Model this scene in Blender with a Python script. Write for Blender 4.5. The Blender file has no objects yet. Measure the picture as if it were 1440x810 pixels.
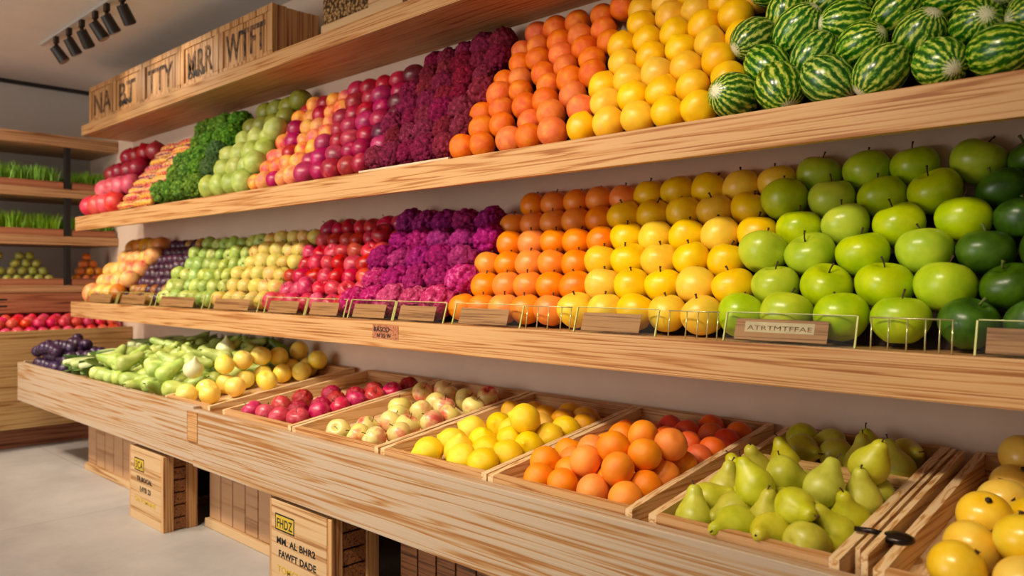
import bpy, bmesh, math, random
import numpy as np
from mathutils import Vector, Matrix, Euler, noise

random.seed(7)
rng = np.random.default_rng(7)
C = bpy.context.scene.collection
PI = math.pi

# ------------------------------------------------------------------ camera
CAM_H = 1.24
YAW = math.radians(43.8)
FPX = 1115.0
FW = Vector((-math.sin(YAW), math.cos(YAW), 0))
RT = Vector((math.cos(YAW), math.sin(YAW), 0))
cam_d = bpy.data.cameras.new('camera')
cam = bpy.data.objects.new('camera', cam_d)
C.objects.link(cam)
cam.location = (0, 0, CAM_H)
cam.rotation_euler = (PI / 2, 0, YAW)
cam_d.sensor_width = 36
cam_d.lens = 36 * FPX / 1440
cam_d.shift_y = -14 / 1440
cam_d.dof.use_dof = True
cam_d.dof.focus_distance = 2.5
cam_d.dof.aperture_fstop = 2.6
bpy.context.scene.camera = cam


def ray(px, py):
    return FW + RT * ((px - 720) / FPX) + Vector((0, 0, (391 - py) / FPX))


def xat(px, Y):
    """world X of the photo column px on a vertical plane at depth Y"""
    r = ray(px, 391)
    return r.x * Y / r.y


# ------------------------------------------------------------------ materials
def srgb(r, g, b):
    def f(c):
        c /= 255.0
        return c / 12.92 if c <= 0.04045 else ((c + 0.055) / 1.055) ** 2.4
    return (f(r), f(g), f(b), 1.0)


class NT:
    def __init__(s, name):
        s.m = bpy.data.materials.new(name)
        s.m.use_nodes = True
        s.t = s.m.node_tree
        s.n = s.t.nodes
        s.b = s.n['Principled BSDF']

    def new(s, typ, **kw):
        n = s.n.new(typ)
        for k, v in kw.items():
            if k in n.inputs.keys():
                n.inputs[k].default_value = v
            else:
                setattr(n, k, v)
        return n

    def link(s, a, b):
        s.t.links.new(a, b)

    def ramp(s, src, stops, interp='LINEAR'):
        r = s.n.new('ShaderNodeValToRGB')
        r.color_ramp.interpolation = interp
        e = r.color_ramp.elements
        while len(e) < len(stops):
            e.new(0.5)
        for i, (p, c) in enumerate(stops):
            e[i].position = p
            e[i].color = c
        s.link(src, r.inputs[0])
        return r.outputs[0]

    def math(s, op, a, b=None):
        n = s.n.new('ShaderNodeMath')
        n.operation = op
        for i, v in enumerate((a, b)):
            if v is None:
                continue
            if isinstance(v, (int, float)):
                n.inputs[i].default_value = v
            else:
                s.link(v, n.inputs[i])
        return n.outputs[0]

    def mix(s, fac, a, b, mode='MIX'):
        n = s.n.new('ShaderNodeMix')
        n.data_type = 'RGBA'
        n.blend_type = mode
        for i, v in ((0, fac), (6, a), (7, b)):
            if isinstance(v, (int, float, tuple)):
                n.inputs[i].default_value = v
            else:
                s.link(v, n.inputs[i])
        return n.outputs[2]

    def coords(s, scale=(1, 1, 1), kind='Object', rnd=True):
        tc = s.n.new('ShaderNodeTexCoord')
        mp = s.n.new('ShaderNodeMapping')
        mp.inputs['Scale'].default_value = scale
        s.link(tc.outputs[kind], mp.inputs[0])
        if rnd:
            oi = s.n.new('ShaderNodeObjectInfo')
            k = s.math('MULTIPLY', oi.outputs['Random'], 37.0)
            cx = s.n.new('ShaderNodeCombineXYZ')
            s.link(k, cx.inputs[0]); s.link(k, cx.inputs[1]); s.link(k, cx.inputs[2])
            s.link(cx.outputs[0], mp.inputs['Location'])
        return mp.outputs[0]

    def noise(s, vec, scale, detail=3, rough=0.5, dist=0.0):
        n = s.n.new('ShaderNodeTexNoise')
        n.inputs['Scale'].default_value = scale
        n.inputs['Detail'].default_value = detail
        n.inputs['Roughness'].default_value = rough
        n.inputs['Distortion'].default_value = dist
        s.link(vec, n.inputs['Vector'])
        return n.outputs['Fac']

    def bump(s, h, strength=0.2, dist=0.01):
        b = s.n.new('ShaderNodeBump')
        b.inputs['Strength'].default_value = strength
        b.inputs['Distance'].default_value = dist
        s.link(h, b.inputs['Height'])
        s.link(b.outputs[0], s.b.inputs['Normal'])

    def vary(s, col, hue=0.02, val=0.25, sat=0.1):
        oi = s.n.new('ShaderNodeObjectInfo')
        h = s.n.new('ShaderNodeHueSaturation')
        r = oi.outputs['Random']
        s.link(s.math('ADD', s.math('MULTIPLY', r, hue), 0.5 - hue / 2), h.inputs['Hue'])
        r2 = s.math('FRACT', s.math('MULTIPLY', r, 17.3))
        s.link(s.math('ADD', s.math('MULTIPLY', r2, val), 1 - val / 2), h.inputs['Value'])
        r3 = s.math('FRACT', s.math('MULTIPLY', r, 41.7))
        s.link(s.math('ADD', s.math('MULTIPLY', r3, sat), 1 - sat / 2), h.inputs['Saturation'])
        if isinstance(col, tuple):
            h.inputs['Color'].default_value = col
        else:
            s.link(col, h.inputs['Color'])
        return h.outputs[0]

    def done(s, col=None, rough=0.5, spec=0.5, **kw):
        if col is not None:
            if isinstance(col, tuple):
                s.b.inputs['Base Color'].default_value = col
            else:
                s.link(col, s.b.inputs['Base Color'])
        s.b.inputs['Roughness'].default_value = rough
        s.b.inputs['Specular IOR Level'].default_value = spec
        for k, v in kw.items():
            s.b.inputs[k].default_value = v
        return s.m


def wood(name, light, mid, streak, axis='x', freq=1.0, rough=0.55, lines=9.0, width=0.5, rnd=False):
    """pine: contour lines of a stretched noise field, like flat-sawn growth rings"""
    k = NT(name)
    lo, hi = 0.3 * freq, 20.0 * freq
    sc = {'x': (lo, hi, hi), 'y': (hi, lo, hi), 'z': (hi, hi, lo)}[axis]
    v = k.coords(sc, rnd=rnd)
    n = k.noise(v, 1.0, 3.0, 0.5, 0.25)
    w = k.math('PINGPONG', k.math('MULTIPLY', n, lines), 0.5)
    sc2 = {'x': (2.5 * freq, 90, 90), 'y': (90, 2.5 * freq, 90), 'z': (90, 90, 2.5 * freq)}[axis]
    v2 = k.coords(sc2, rnd=rnd)
    f = k.noise(v2, 1.0, 3, 0.6)
    w2 = k.math('ADD', w, k.math('MULTIPLY', k.math('SUBTRACT', f, 0.5), 0.7))
    col = k.ramp(w2, [(0.0, streak), (0.12, mid), (0.27, light), (1.0, light)])
    col = k.mix(k.math('MULTIPLY', f, 0.25), col, mid)
    k.bump(w2, 0.25, 0.004)
    return k.done(col, rough, 0.35)


def plain(name, col, rough=0.5, metal=0.0, var=0.1, nscale=6.0, spec=0.5):
    k = NT(name)
    v = k.coords((1, 1, 1), rnd=False)
    n = k.noise(v, nscale, 4)
    dark = tuple(c * (1 - var) for c in col[:3]) + (1,)
    c = k.ramp(n, [(0.3, dark), (0.7, col)])
    m = k.done(c, rough, spec)
    k.b.inputs['Metallic'].default_value = metal
    return m


def fruit_mat(name, stops, nscale=3.0, rough=0.35, bumps=0.0, bscale=60.0, hue=0.02, val=0.2, sss=0.0, zmix=None, speck=None, spec=0.5, detail=3):
    """skin: noise ramp over object space, per-fruit variation; zmix = (low z, high z, colour) tints one pole"""
    k = NT(name)
    v = k.coords((1, 1, 1))
    n = k.noise(v, nscale, detail, 0.55, 0.2)
    col = k.ramp(n, stops)
    if zmix:
        tc = k.n.new('ShaderNodeTexCoord')
        sx = k.n.new('ShaderNodeSeparateXYZ')
        k.link(tc.outputs['Object'], sx.inputs[0])
        z = k.math('ADD', sx.outputs[2], k.math('MULTIPLY', k.math('SUBTRACT', n, 0.5), 0.25))
        mr = k.n.new('ShaderNodeMapRange')
        mr.inputs[1].default_value, mr.inputs[2].default_value = zmix[0], zmix[1]
        k.link(z, mr.inputs[0])
        col = k.mix(mr.outputs[0], col, zmix[2])
    if speck:
        s2 = k.noise(v, speck[0], 2, 0.5)
        f = k.ramp(s2, [(speck[1], (0, 0, 0, 1)), (speck[1] + 0.06, (1, 1, 1, 1))])
        col = k.mix(f, col, speck[2])
    col = k.vary(col, hue, val)
    if bumps:
        k.bump(k.noise(v, bscale, 2, 0.5), bumps, 0.01)
    m = k.done(col, rough, spec)
    if sss:
        k.b.inputs['Subsurface Weight'].default_value = sss
        k.b.inputs['Subsurface Radius'].default_value = (0.02, 0.012, 0.006)
        k.b.inputs['Subsurface Scale'].default_value = 0.5
    return m


M = {}
M['pine'] = wood('pine board', srgb(200, 156, 106), srgb(182, 128, 74), srgb(146, 88, 40), 'x', 1.0, lines=11)
M['pine_pale'] = wood('weathered pale pine board', srgb(188, 166, 142), srgb(178, 138, 92), srgb(154, 100, 48), 'x', .8, lines=12)
M['pine_under'] = wood('warm pine underside', srgb(196, 140, 88), srgb(178, 112, 60), srgb(140, 78, 36), 'x', 0.9, lines=14)
M['pine_y'] = wood('pine board along depth', srgb(218, 186, 142), srgb(200, 152, 96), srgb(158, 102, 50), 'y', 1.0, lines=10)
M['tray_wood'] = wood('pine tray', srgb(232, 200, 154), srgb(216, 172, 116), srgb(184, 128, 72), 'y', 1.0, lines=9, rnd=True)
M['crate_wood'] = wood('crate panel pine', srgb(206, 172, 128), srgb(192, 150, 100), srgb(150, 100, 54), 'x', 0.8, lines=6, rnd=True)
M['crate_up'] = wood('upright crate plank', srgb(208, 160, 106), srgb(182, 128, 76), srgb(118, 70, 34), 'z', 0.9, lines=7, rnd=True)
M['slat'] = wood('basket slat', srgb(196, 152, 112), srgb(184, 138, 98), srgb(160, 114, 78), 'x', .8, lines=3, rnd=True)
M['dark_slat'] = wood('dark crate slat', srgb(150, 96, 54), srgb(120, 72, 38), srgb(60, 34, 18), 'x', 1.5, lines=8, rnd=True)
M['end_wood'] = wood('end counter board', srgb(204, 164, 108), srgb(184, 138, 80), srgb(142, 94, 46), 'y', 0.9, lines=10)
M['end_shelf'] = wood('end shelf board', srgb(196, 152, 108), srgb(172, 124, 82), srgb(130, 86, 50), 'y', 0.9)
M['rail_red'] = wood('reddish tray rail', srgb(178, 116, 82), srgb(156, 92, 62), srgb(110, 60, 38), 'y', 0.9)
M['riser'] = plain('dark gap shade riser', srgb(58, 38, 24), 0.8)  # dark brown: shade of the gaps between fruit put into the colour
M['ink'] = plain('black stencil ink', srgb(24, 20, 18), 0.7)
M['ink_grey'] = plain('faded stencil ink', srgb(64, 56, 58), 0.8)


def worn(name, ink, under):
    k = NT(name)
    v = k.coords((1, 1, 1), rnd=False)
    n = k.noise(v, 26.0, 4, 0.7)
    return k.done(k.ramp(n, [(0.42, ink), (0.60, under)]), 0.8, 0.2)


M['ink_grey'] = worn('worn stencil ink', srgb(52, 44, 46), srgb(150, 112, 76))
M['yellow_paint'] = plain('yellow stencil paint', srgb(206, 172, 40), 0.6)
M['pale_paper'] = plain('worn pale paper', srgb(214, 192, 160), 0.7, var=0.25, nscale=30)
M['black_metal'] = plain('black lamp metal', srgb(38, 28, 24), 0.45)
M['lamp_inner'] = plain('brown grey lamp lens', srgb(120, 100, 88), 0.4)
M['white_metal'] = plain('white enamel', srgb(190, 184, 176), 0.5)
M['post_metal'] = plain('black upright metal', srgb(30, 28, 28), 0.5)
M['wire'] = plain('pale wire', srgb(214, 206, 150), 0.25, metal=0.6)
M['edge'] = plain('polished acrylic edge', srgb(200, 200, 120), 0.2)
M['stem'] = plain('fruit stem', srgb(70, 44, 22), 0.7)
M['stem_green'] = plain('green stem', srgb(96, 110, 40), 0.7)
M['scoop'] = plain('dark steel', srgb(50, 40, 34), 0.25, metal=0.7)
M['card_wood'] = wood('brown card wood', srgb(176, 126, 84), srgb(154, 104, 66), srgb(118, 74, 44), 'x', 2.0, lines=6, rnd=True)
M['straw'] = wood('woven straw', srgb(216, 176, 110), srgb(186, 138, 76), srgb(120, 80, 40), 'x', 4.0, lines=12)


def burlap_mat():
    k = NT('coarse grain woven front')
    v = k.coords((1, 1, 1), rnd=False)
    vo = k.new('ShaderNodeTexVoronoi', Scale=70.0)
    k.link(v, vo.inputs['Vector'])
    n = k.noise(v, 12, 4)
    f = k.math('ADD', vo.outputs['Distance'], k.math('MULTIPLY', n, 0.5))
    col = k.ramp(f, [(0.2, srgb(208, 180, 130)), (0.55, srgb(176, 136, 84)), (0.95, srgb(70, 50, 34))])
    k.bump(vo.outputs['Distance'], 0.8, 0.01)
    return k.done(col, 0.85, 0.2)


M['burlap'] = burlap_mat()


def floor_mat():
    k = NT('pale concrete tile floor')
    v = k.coords((1, 1, 1), rnd=False)
    n = k.noise(v, 2.2, 6, 0.6, 0.4)
    n2 = k.noise(v, 28, 5, 0.7)
    col = k.ramp(n, [(0.3, srgb(172, 164, 158)), (0.7, srgb(200, 192, 184))])
    col = k.mix(k.math('MULTIPLY', n2, 0.35), col, srgb(150, 142, 138))
    br = k.new('ShaderNodeTexBrick', Scale=1.0)
    br.offset = 0.5
    br.inputs['Mortar Size'].default_value = 0.004
    br.inputs['Brick Width'].default_value = 1.5
    br.inputs['Row Height'].default_value = 0.9
    br.inputs['Color1'].default_value = (1, 1, 1, 1)
    br.inputs['Color2'].default_value = (.95, .95, .95, 1)
    br.inputs['Mortar'].default_value = (.72, .7, .68, 1)
    k.link(v, br.inputs['Vector'])
    col = k.mix(1.0, col, br.outputs['Color'], 'MULTIPLY')
    k.bump(n2, 0.12, 0.003)
    return k.done(col, 0.5, 0.35)


M['floor'] = floor_mat()
M['wall'] = plain('warm white plaster', srgb(224, 198, 176), 0.85, var=0.05)
M['wall_end'] = plain('grey taupe plaster', srgb(190, 183, 176), 0.9, var=0.05)
M['ceiling'] = plain('grey ceiling plaster', srgb(222, 216, 210), 0.9, var=0.05)


def acrylic_mat():
    k = NT('clear acrylic')
    tr = k.new('ShaderNodeBsdfTransparent')
    tr.inputs[0].default_value = (0.95, 0.965, 0.93, 1)
    gl = k.new('ShaderNodeBsdfGlossy')
    gl.inputs['Roughness'].default_value = 0.05
    fr = k.new('ShaderNodeLayerWeight')
    fr.inputs['Blend'].default_value = 0.5
    mx = k.new('ShaderNodeMixShader')
    k.link(k.math('ADD', k.math('MULTIPLY', k.math('POWER', fr.outputs['Facing'], 5.0), 0.25), 0.03), mx.inputs[0])
    k.link(tr.outputs[0], mx.inputs[1])
    k.link(gl.outputs[0], mx.inputs[2])
    k.link(mx.outputs[0], k.n['Material Output'].inputs[0])
    return k.m


M['acrylic'] = acrylic_mat()

# fruit skins
M['green_apple'] = fruit_mat('green apple skin', [(0.3, srgb(160, 192, 14)), (0.7, srgb(200, 218, 40))], 2.5, 0.28, val=0.15, speck=(90, 0.70, srgb(208, 222, 120)))
M['dark_green'] = fruit_mat('dark green skin', [(0.3, srgb(34, 66, 4)), (0.7, srgb(74, 116, 18))], 3, 0.3, val=0.3)
M['orange_c'] = fruit_mat('smooth orange skin', [(0.3, srgb(240, 124, 2)), (0.7, srgb(248, 150, 10))], 2.5, 0.3, 0.12, 90, hue=0.012, val=0.12)
M['orange_b'] = fruit_mat('mottled orange peel', [(0.32, srgb(226, 90, 6)), (0.55, srgb(238, 116, 8)), (0.75, srgb(246, 150, 24))], 3.5, 0.4, 0.35, 50, hue=0.012, val=0.22, speck=(60, 0.66, srgb(246, 160, 60)))
M['orange_tray'] = fruit_mat('soft orange peel', [(0.3, srgb(246, 130, 8)), (0.7, srgb(252, 152, 26))], 2.5, 0.42, 0.22, 70, hue=0.01, val=0.1)
M['orange_red'] = fruit_mat('red orange peel', [(0.3, srgb(226, 70, 4)), (0.7, srgb(240, 94, 10))], 2.5, 0.42, 0.22, 70, hue=0.02, val=0.12)
M['yellow_c'] = fruit_mat('golden yellow skin', [(0.3, srgb(242, 192, 6)), (0.7, srgb(252, 212, 22))], 2.5, 0.32, 0.08, 50, hue=0.01, val=0.1)
M['yellow_b'] = fruit_mat('amber quince skin', [(0.3, srgb(236, 174, 4)), (0.7, srgb(250, 200, 16))], 2.5, 0.36, 0.1, 50, hue=0.012, val=0.12)
M['lemon'] = fruit_mat('lemon peel', [(0.3, srgb(250, 206, 0)), (0.7, srgb(254, 220, 6))], 3, 0.3, 0.3, 70, hue=0.015, val=0.08)
M['lemon_dark'] = fruit_mat('ochre lemon peel', [(0.3, srgb(216, 146, 12)), (0.7, srgb(230, 168, 20))], 3, 0.36, 0.3, 70, hue=0.02, val=0.12)
M['yellow_tray'] = fruit_mat('pale yellow skin', [(0.3, srgb(254, 216, 70)), (0.7, srgb(255, 234, 120))], 2.2, 0.34, hue=0.03, val=0.1)
M['mango'] = fruit_mat('creamy yellow skin', [(0.3, srgb(240, 188, 44)), (0.7, srgb(248, 212, 80))], 2.0, 0.26, hue=0.02, val=0.1)
M['pear'] = fruit_mat('yellow green pear skin', [(0.28, srgb(176, 174, 30)), (0.72, srgb(208, 204, 66))], 2.4, 0.36, 0.06, 70, hue=0.025, val=0.14, speck=(110, 0.70, srgb(140, 140, 50)))
M['gourd'] = fruit_mat('pale green gourd skin', [(0.3, srgb(150, 176, 64)), (0.7, srgb(204, 216, 120))], 2.2, 0.4, hue=0.03, val=0.25)
M['gourd_dark'] = fruit_mat('green gourd skin', [(0.3, srgb(84, 122, 30)), (0.7, srgb(132, 164, 56))], 2.2, 0.4, hue=0.03, val=0.25)
M['turnip'] = fruit_mat('cream turnip skin', [(0.3, srgb(212, 214, 150)), (0.7, srgb(234, 232, 186))], 2.2, 0.4)
M['red_apple'] = fruit_mat('crimson apple skin', [(0.3, srgb(150, 14, 34)), (0.55, srgb(190, 30, 48)), (0.78, srgb(216, 70, 76))], 3.0, 0.3, hue=0.03, val=0.3, detail=5)
M['red_pink'] = fruit_mat('pink red apple skin', [(0.3, srgb(178, 22, 60)), (0.55, srgb(206, 54, 84)), (0.78, srgb(232, 124, 130))], 4.0, 0.32, hue=0.03, val=0.2, detail=5)
M['peachy'] = fruit_mat('blushed yellow apple skin', [(0.32, srgb(196, 178, 74)), (0.55, srgb(222, 198, 104)), (0.72, srgb(232, 152, 92))], 2.4, 0.42, hue=0.04, val=0.15)
M['peach'] = fruit_mat('peach skin', [(0.3, srgb(240, 184, 84)), (0.5, srgb(236, 140, 76)), (0.7, srgb(206, 60, 84))], 2.0, 0.5, hue=0.04, val=0.2)
M['mango_pink'] = fruit_mat('pink yellow skin', [(0.35, srgb(244, 200, 96)), (0.55, srgb(236, 164, 96)), (0.72, srgb(206, 84, 84))], 1.8, 0.45, hue=0.04, val=0.18)
M['amber_brown'] = fruit_mat('amber brown skin', [(0.3, srgb(184, 110, 24)), (0.7, srgb(206, 146, 40))], 1.8, 0.45, hue=0.04, val=0.2)
M['fig'] = fruit_mat('fig skin', [(0.3, srgb(40, 18, 42)), (0.6, srgb(74, 34, 58)), (0.78, srgb(140, 90, 60))], 2.4, 0.38, hue=0.04, val=0.4)
M['fig_brown'] = fruit_mat('brown fig skin', [(0.3, srgb(130, 78, 36)), (0.7, srgb(186, 130, 56))], 2.4, 0.4, hue=0.04, val=0.3)
M['green_mix'] = fruit_mat('lime green skin', [(0.3, srgb(138, 162, 56)), (0.6, srgb(182, 200, 100)), (0.8, srgb(210, 196, 120))], 2.4, 0.36, hue=0.05, val=0.25)
M['guava'] = fruit_mat('guava skin', [(0.3, srgb(140, 158, 60)), (0.7, srgb(184, 196, 100))], 3.0, 0.42, 0.1, 40, hue=0.03, val=0.2)
M['guava_dark'] = fruit_mat('olive guava skin', [(0.3, srgb(104, 112, 34)), (0.7, srgb(140, 144, 50))], 3.0, 0.42, 0.1, 40, hue=0.03, val=0.2)
M['plum'] = fruit_mat('magenta plum skin', [(0.3, srgb(132, 12, 52)), (0.6, srgb(176, 26, 72)), (0.8, srgb(206, 90, 104))], 2.6, 0.34, hue=0.04, val=0.3)
M['plum_dark'] = fruit_mat('dark plum skin', [(0.3, srgb(76, 10, 40)), (0.7, srgb(122, 22, 62))], 2.6, 0.34, hue=0.04, val=0.3)
M['cauli_c'] = fruit_mat('magenta floret', [(0.3, srgb(112, 6, 78)), (0.55, srgb(152, 18, 104)), (0.75, srgb(190, 66, 140))], 9.0, 0.7, 0.5, 50, hue=0.03, val=0.2, spec=0.2)
M['cauli_front'] = fruit_mat('pink magenta floret', [(0.3, srgb(150, 20, 80)), (0.55, srgb(190, 44, 110)), (0.75, srgb(226, 130, 170))], 9.0, 0.7, 0.5, 50, hue=0.03, val=0.2, spec=0.2)
M['cauli_b'] = fruit_mat('dark maroon floret', [(0.3, srgb(84, 8, 34)), (0.55, srgb(126, 20, 56)), (0.75, srgb(166, 54, 84))], 10.0, 0.8, 0.6, 60, hue=0.03, val=0.25, spec=0.2)
M['broccoli'] = fruit_mat('broccoli floret', [(0.3, srgb(34, 72, 10)), (0.55, srgb(84, 126, 26)), (0.75, srgb(160, 190, 60))], 9.0, 0.75, 0.5, 50, hue=0.03, val=0.3, spec=0.2)
M['broccoli_dark'] = fruit_mat('dark green floret', [(0.3, srgb(34, 60, 26)), (0.6, srgb(66, 100, 44)), (0.8, srgb(130, 156, 100))], 14.0, 0.7, 0.5, 50, hue=0.03, val=0.3, spec=0.2)
M['rambutan'] = fruit_mat('crimson spiny skin', [(0.3, srgb(134, 10, 40)), (0.6, srgb(176, 26, 58)), (0.8, srgb(220, 110, 120))], 12.0, 0.45, 0.3, 60, hue=0.03, val=0.2)
M['radish'] = fruit_mat('coral red skin', [(0.3, srgb(196, 24, 42)), (0.6, srgb(222, 52, 64)), (0.8, srgb(240, 150, 130))], 2.5, 0.4, hue=0.04, val=0.25)
M['pink_net'] = fruit_mat('rose pink skin', [(0.3, srgb(196, 60, 84)), (0.7, srgb(222, 112, 120))], 2.5, 0.4, hue=0.02, val=0.2)
M['deep_red'] = fruit_mat('deep red skin', [(0.3, srgb(128, 6, 28)), (0.7, srgb(160, 18, 42))], 2.5, 0.35, hue=0.02, val=0.2)
M['coral'] = fruit_mat('coral red skin glossy', [(0.3, srgb(212, 36, 44)), (0.7, srgb(232, 80, 78))], 2.5, 0.38, hue=0.02, val=0.2)
M['plum_blue'] = fruit_mat('blue black plum skin', [(0.3, srgb(30, 16, 40)), (0.7, srgb(70, 40, 78))], 2.5, 0.35, hue=0.05, val=0.4)
M['lime'] = fruit_mat('olive lime skin', [(0.3, srgb(120, 124, 40)), (0.7, srgb(168, 164, 66))], 2.5, 0.45, hue=0.03, val=0.2)
M['small_orange'] = fruit_mat('dim orange peel', [(0.3, srgb(190, 96, 20)), (0.7, srgb(216, 130, 34))], 2.5, 0.45, hue=0.03, val=0.2)
M['leaf_green'] = fruit_mat('dark leaf', [(0.3, srgb(54, 86, 28)), (0.7, srgb(116, 148, 62))], 8, 0.5, hue=0.03, val=0.35)
M['leaf_pale'] = fruit_mat('pale leaf stalk', [(0.3, srgb(178, 194, 112)), (0.7, srgb(222, 226, 168))], 8, 0.45, hue=0.02, val=0.15)
M['grass'] = fruit_mat('wheatgrass blade', [(0.3, srgb(96, 160, 14)), (0.7, srgb(160, 208, 40))], 14, 0.5, hue=0.02, val=0.2)
M['soil'] = plain('dark root mat', srgb(44, 40, 26), 0.9)


def melon_mat():
    k = NT('striped watermelon rind')
    tc = k.n.new('ShaderNodeTexCoord')
    v = k.coords((1, 1, 1))
    sx = k.n.new('ShaderNodeSeparateXYZ')
    k.link(tc.outputs['Object'], sx.inputs[0])
    ang = k.math('ARCTAN2', sx.outputs[1], sx.outputs[0])
    n = k.noise(v, 5.0, 3, 0.6)
    n2 = k.noise(k.coords((1, 1, .3)), 20.0, 3, 0.6)
    s = k.math('SINE', k.math('ADD', k.math('MULTIPLY', ang, 17.0), k.math('MULTIPLY', n, 8.0)))
    s = k.math('ADD', s, k.math('MULTIPLY', k.math('SUBTRACT', n2, 0.5), 5.5))
    col = k.ramp(k.math('ADD', k.math('MULTIPLY', s, 0.4), 0.5),
                 [(0.20, srgb(26, 78, 8)), (0.48, srgb(66, 124, 18)), (0.70, srgb(124, 164, 36)), (1.0, srgb(206, 208, 92))])
    z = k.math('ABSOLUTE', sx.outputs[2])
    rays_ = k.math('SINE', k.math('MULTIPLY', ang, 17.0))
    zz = k.math('ADD', z, k.math('MULTIPLY', rays_, 0.016))
    zz = k.math('ADD', zz, k.math('MULTIPLY', k.math('SUBTRACT', n2, 0.5), 0.05))
    f = k.ramp(zz, [(0.56, (0, 0, 0, 1)), (0.60, (1, 1, 1, 1))])
    col = k.mix(f, col, srgb(232, 226, 196))
    col = k.vary(col, 0.02, 0.25)
    return k.done(col, 0.22, 0.5)


M['melon'] = melon_mat()


def corn_mat():
    k = NT('mixed colour corn kernels')
    at = k.n.new('ShaderNodeAttribute')
    at.attribute_name = 'kern'
    oi = k.n.new('ShaderNodeObjectInfo')
    f = k.math('FRACT', k.math('ADD', at.outputs['Fac'], k.math('MULTIPLY', oi.outputs['Random'], 3.7)))
    col = k.ramp(f, [(0.0, srgb(226, 168, 60)), (0.3, srgb(206, 70, 84)), (0.45, srgb(226, 176, 130)), (0.6, srgb(110, 34, 96)), (0.75, srgb(186, 40, 66)), (0.88, srgb(236, 190, 80))], 'CONSTANT')
    return k.done(col, 0.4)


M['corn'] = corn_mat()

# ------------------------------------------------------------------ object helpers
def obj(name, me, parent=None, mat=None):
    o = bpy.data.objects.new(name, me)
    C.objects.link(o)
    if parent is not None:
        o.parent = parent
    if mat is not None and me is not None and len(me.materials) == 0:
        me.materials.append(mat)
    return o


def tag(o, label, cat, group=None, kind=None):
    o['label'] = label
    o['category'] = cat
    if group:
        o['group'] = group
    if kind:
        o['kind'] = kind
    return o


def empty(name, loc=(0, 0, 0), rotz=0.0):
    o = bpy.data.objects.new(name, None)
    C.objects.link(o)
    o.location = loc
    o.rotation_euler = (0, 0, rotz)
    return o


def struct(o):
    o['kind'] = 'structure'
    return o


def bm_box(bm, x0, x1, y0, y1, z0, z1, bev=0.0):
    r = bmesh.ops.create_cube(bm, size=1.0)
    vs = r['verts']
    bmesh.ops.scale(bm, vec=(x1 - x0, y1 - y0, z1 - z0), verts=vs)
    bmesh.ops.translate(bm, vec=((x0 + x1) / 2, (y0 + y1) / 2, (z0 + z1) / 2), verts=vs)
    if bev:
        es = list({e for v in vs for e in v.link_edges})
        bmesh.ops.bevel(bm, geom=es, offset=bev, segments=2, affect='EDGES', profile=0.6)


def bm_to(bm, name, smooth=False):
    me = bpy.data.meshes.new(name)
    bmesh.ops.recalc_face_normals(bm, faces=bm.faces)
    bm.to_mesh(me)
    bm.free()
    if smooth:
        me.shade_smooth()
    return me


def box(name, x0, x1, y0, y1, z0, z1, mat, parent=None, bev=0.003):
    bm = bmesh.new()
    bm_box(bm, x0, x1, y0, y1, z0, z1, bev)
    return obj(name, bm_to(bm, name), parent, mat)


def boxes(name, lst, mat, parent=None, bev=0.002):
    bm = bmesh.new()
    for b in lst:
        bm_box(bm, *b, bev)
    return obj(name, bm_to(bm, name), parent, mat)


def prism(name, pts, x0, x1, mat, parent=None):
    """polygon in (y, z) extruded along x"""
    n = len(pts)
    vs = [(x0, p[0], p[1]) for p in pts] + [(x1, p[0], p[1]) for p in pts]
    fs = [tuple(range(n)), tuple(range(2 * n - 1, n - 1, -1))] + [(i, i + n, (i + 1) % n + n, (i + 1) % n) for i in range(n)]
    me = bpy.data.meshes.new(name)
    me.from_pydata(vs, [], fs)
    bm = bmesh.new()
    bm.from_mesh(me)
    bmesh.ops.recalc_face_normals(bm, faces=bm.faces)
    bm.to_mesh(me)
    bm.free()
    return obj(name, me, parent, mat)


def tube_mesh(name, paths, rad, n=8):
    """paths: list of polylines; one mesh of tubes"""
    vs, fs = [], []
    for path in paths:
        P = [Vector(p) for p in path]
        base = len(vs)
        for i, p in enumerate(P):
            d = (P[min(i + 1, len(P) - 1)] - P[max(i - 1, 0)]).normalized()
            a = d.orthogonal().normalized()
            if i and (a.dot(pa) < 0):
                a = -a
            pa = a
            b = d.cross(a)
            rr = rad[i] if isinstance(rad, (list, tuple)) else rad
            for j in range(n):
                t = 2 * PI * j / n
                vs.append(p + a * math.cos(t) * rr + b * math.sin(t) * rr)
        for i in range(len(P) - 1):
            for j in range(n):
                q = base + i * n
                fs.append((q + j, q + (j + 1) % n, q + n + (j + 1) % n, q + n + j))
        fs.append(tuple(base + j for j in reversed(range(n))))
        fs.append(tuple(base + (len(P) - 1) * n + j for j in range(n)))
    me = bpy.data.meshes.new(name)
    me.from_pydata([tuple(v) for v in vs], [], fs)
    me.shade_smooth()
    return me


# ------------------------------------------------------------------ fruit meshes (unit size: about 1 across)
def catmull(pts, m):
    out = []
    P = [pts[0]] + list(pts) + [pts[-1]]
    for i in range(1, len(P) - 2):
        for k in range(m):
            t = k / m
            a, b, c, d = (np.array(P[i + q - 1], float) for q in range(4))
            out.append(0.5 * (2 * b + (c - a) * t + (2 * a - 5 * b + 4 * c - d) * t * t + (3 * b - a - 3 * c + d) * t ** 3))
    out.append(np.array(pts[-1], float))
    return out


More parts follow.
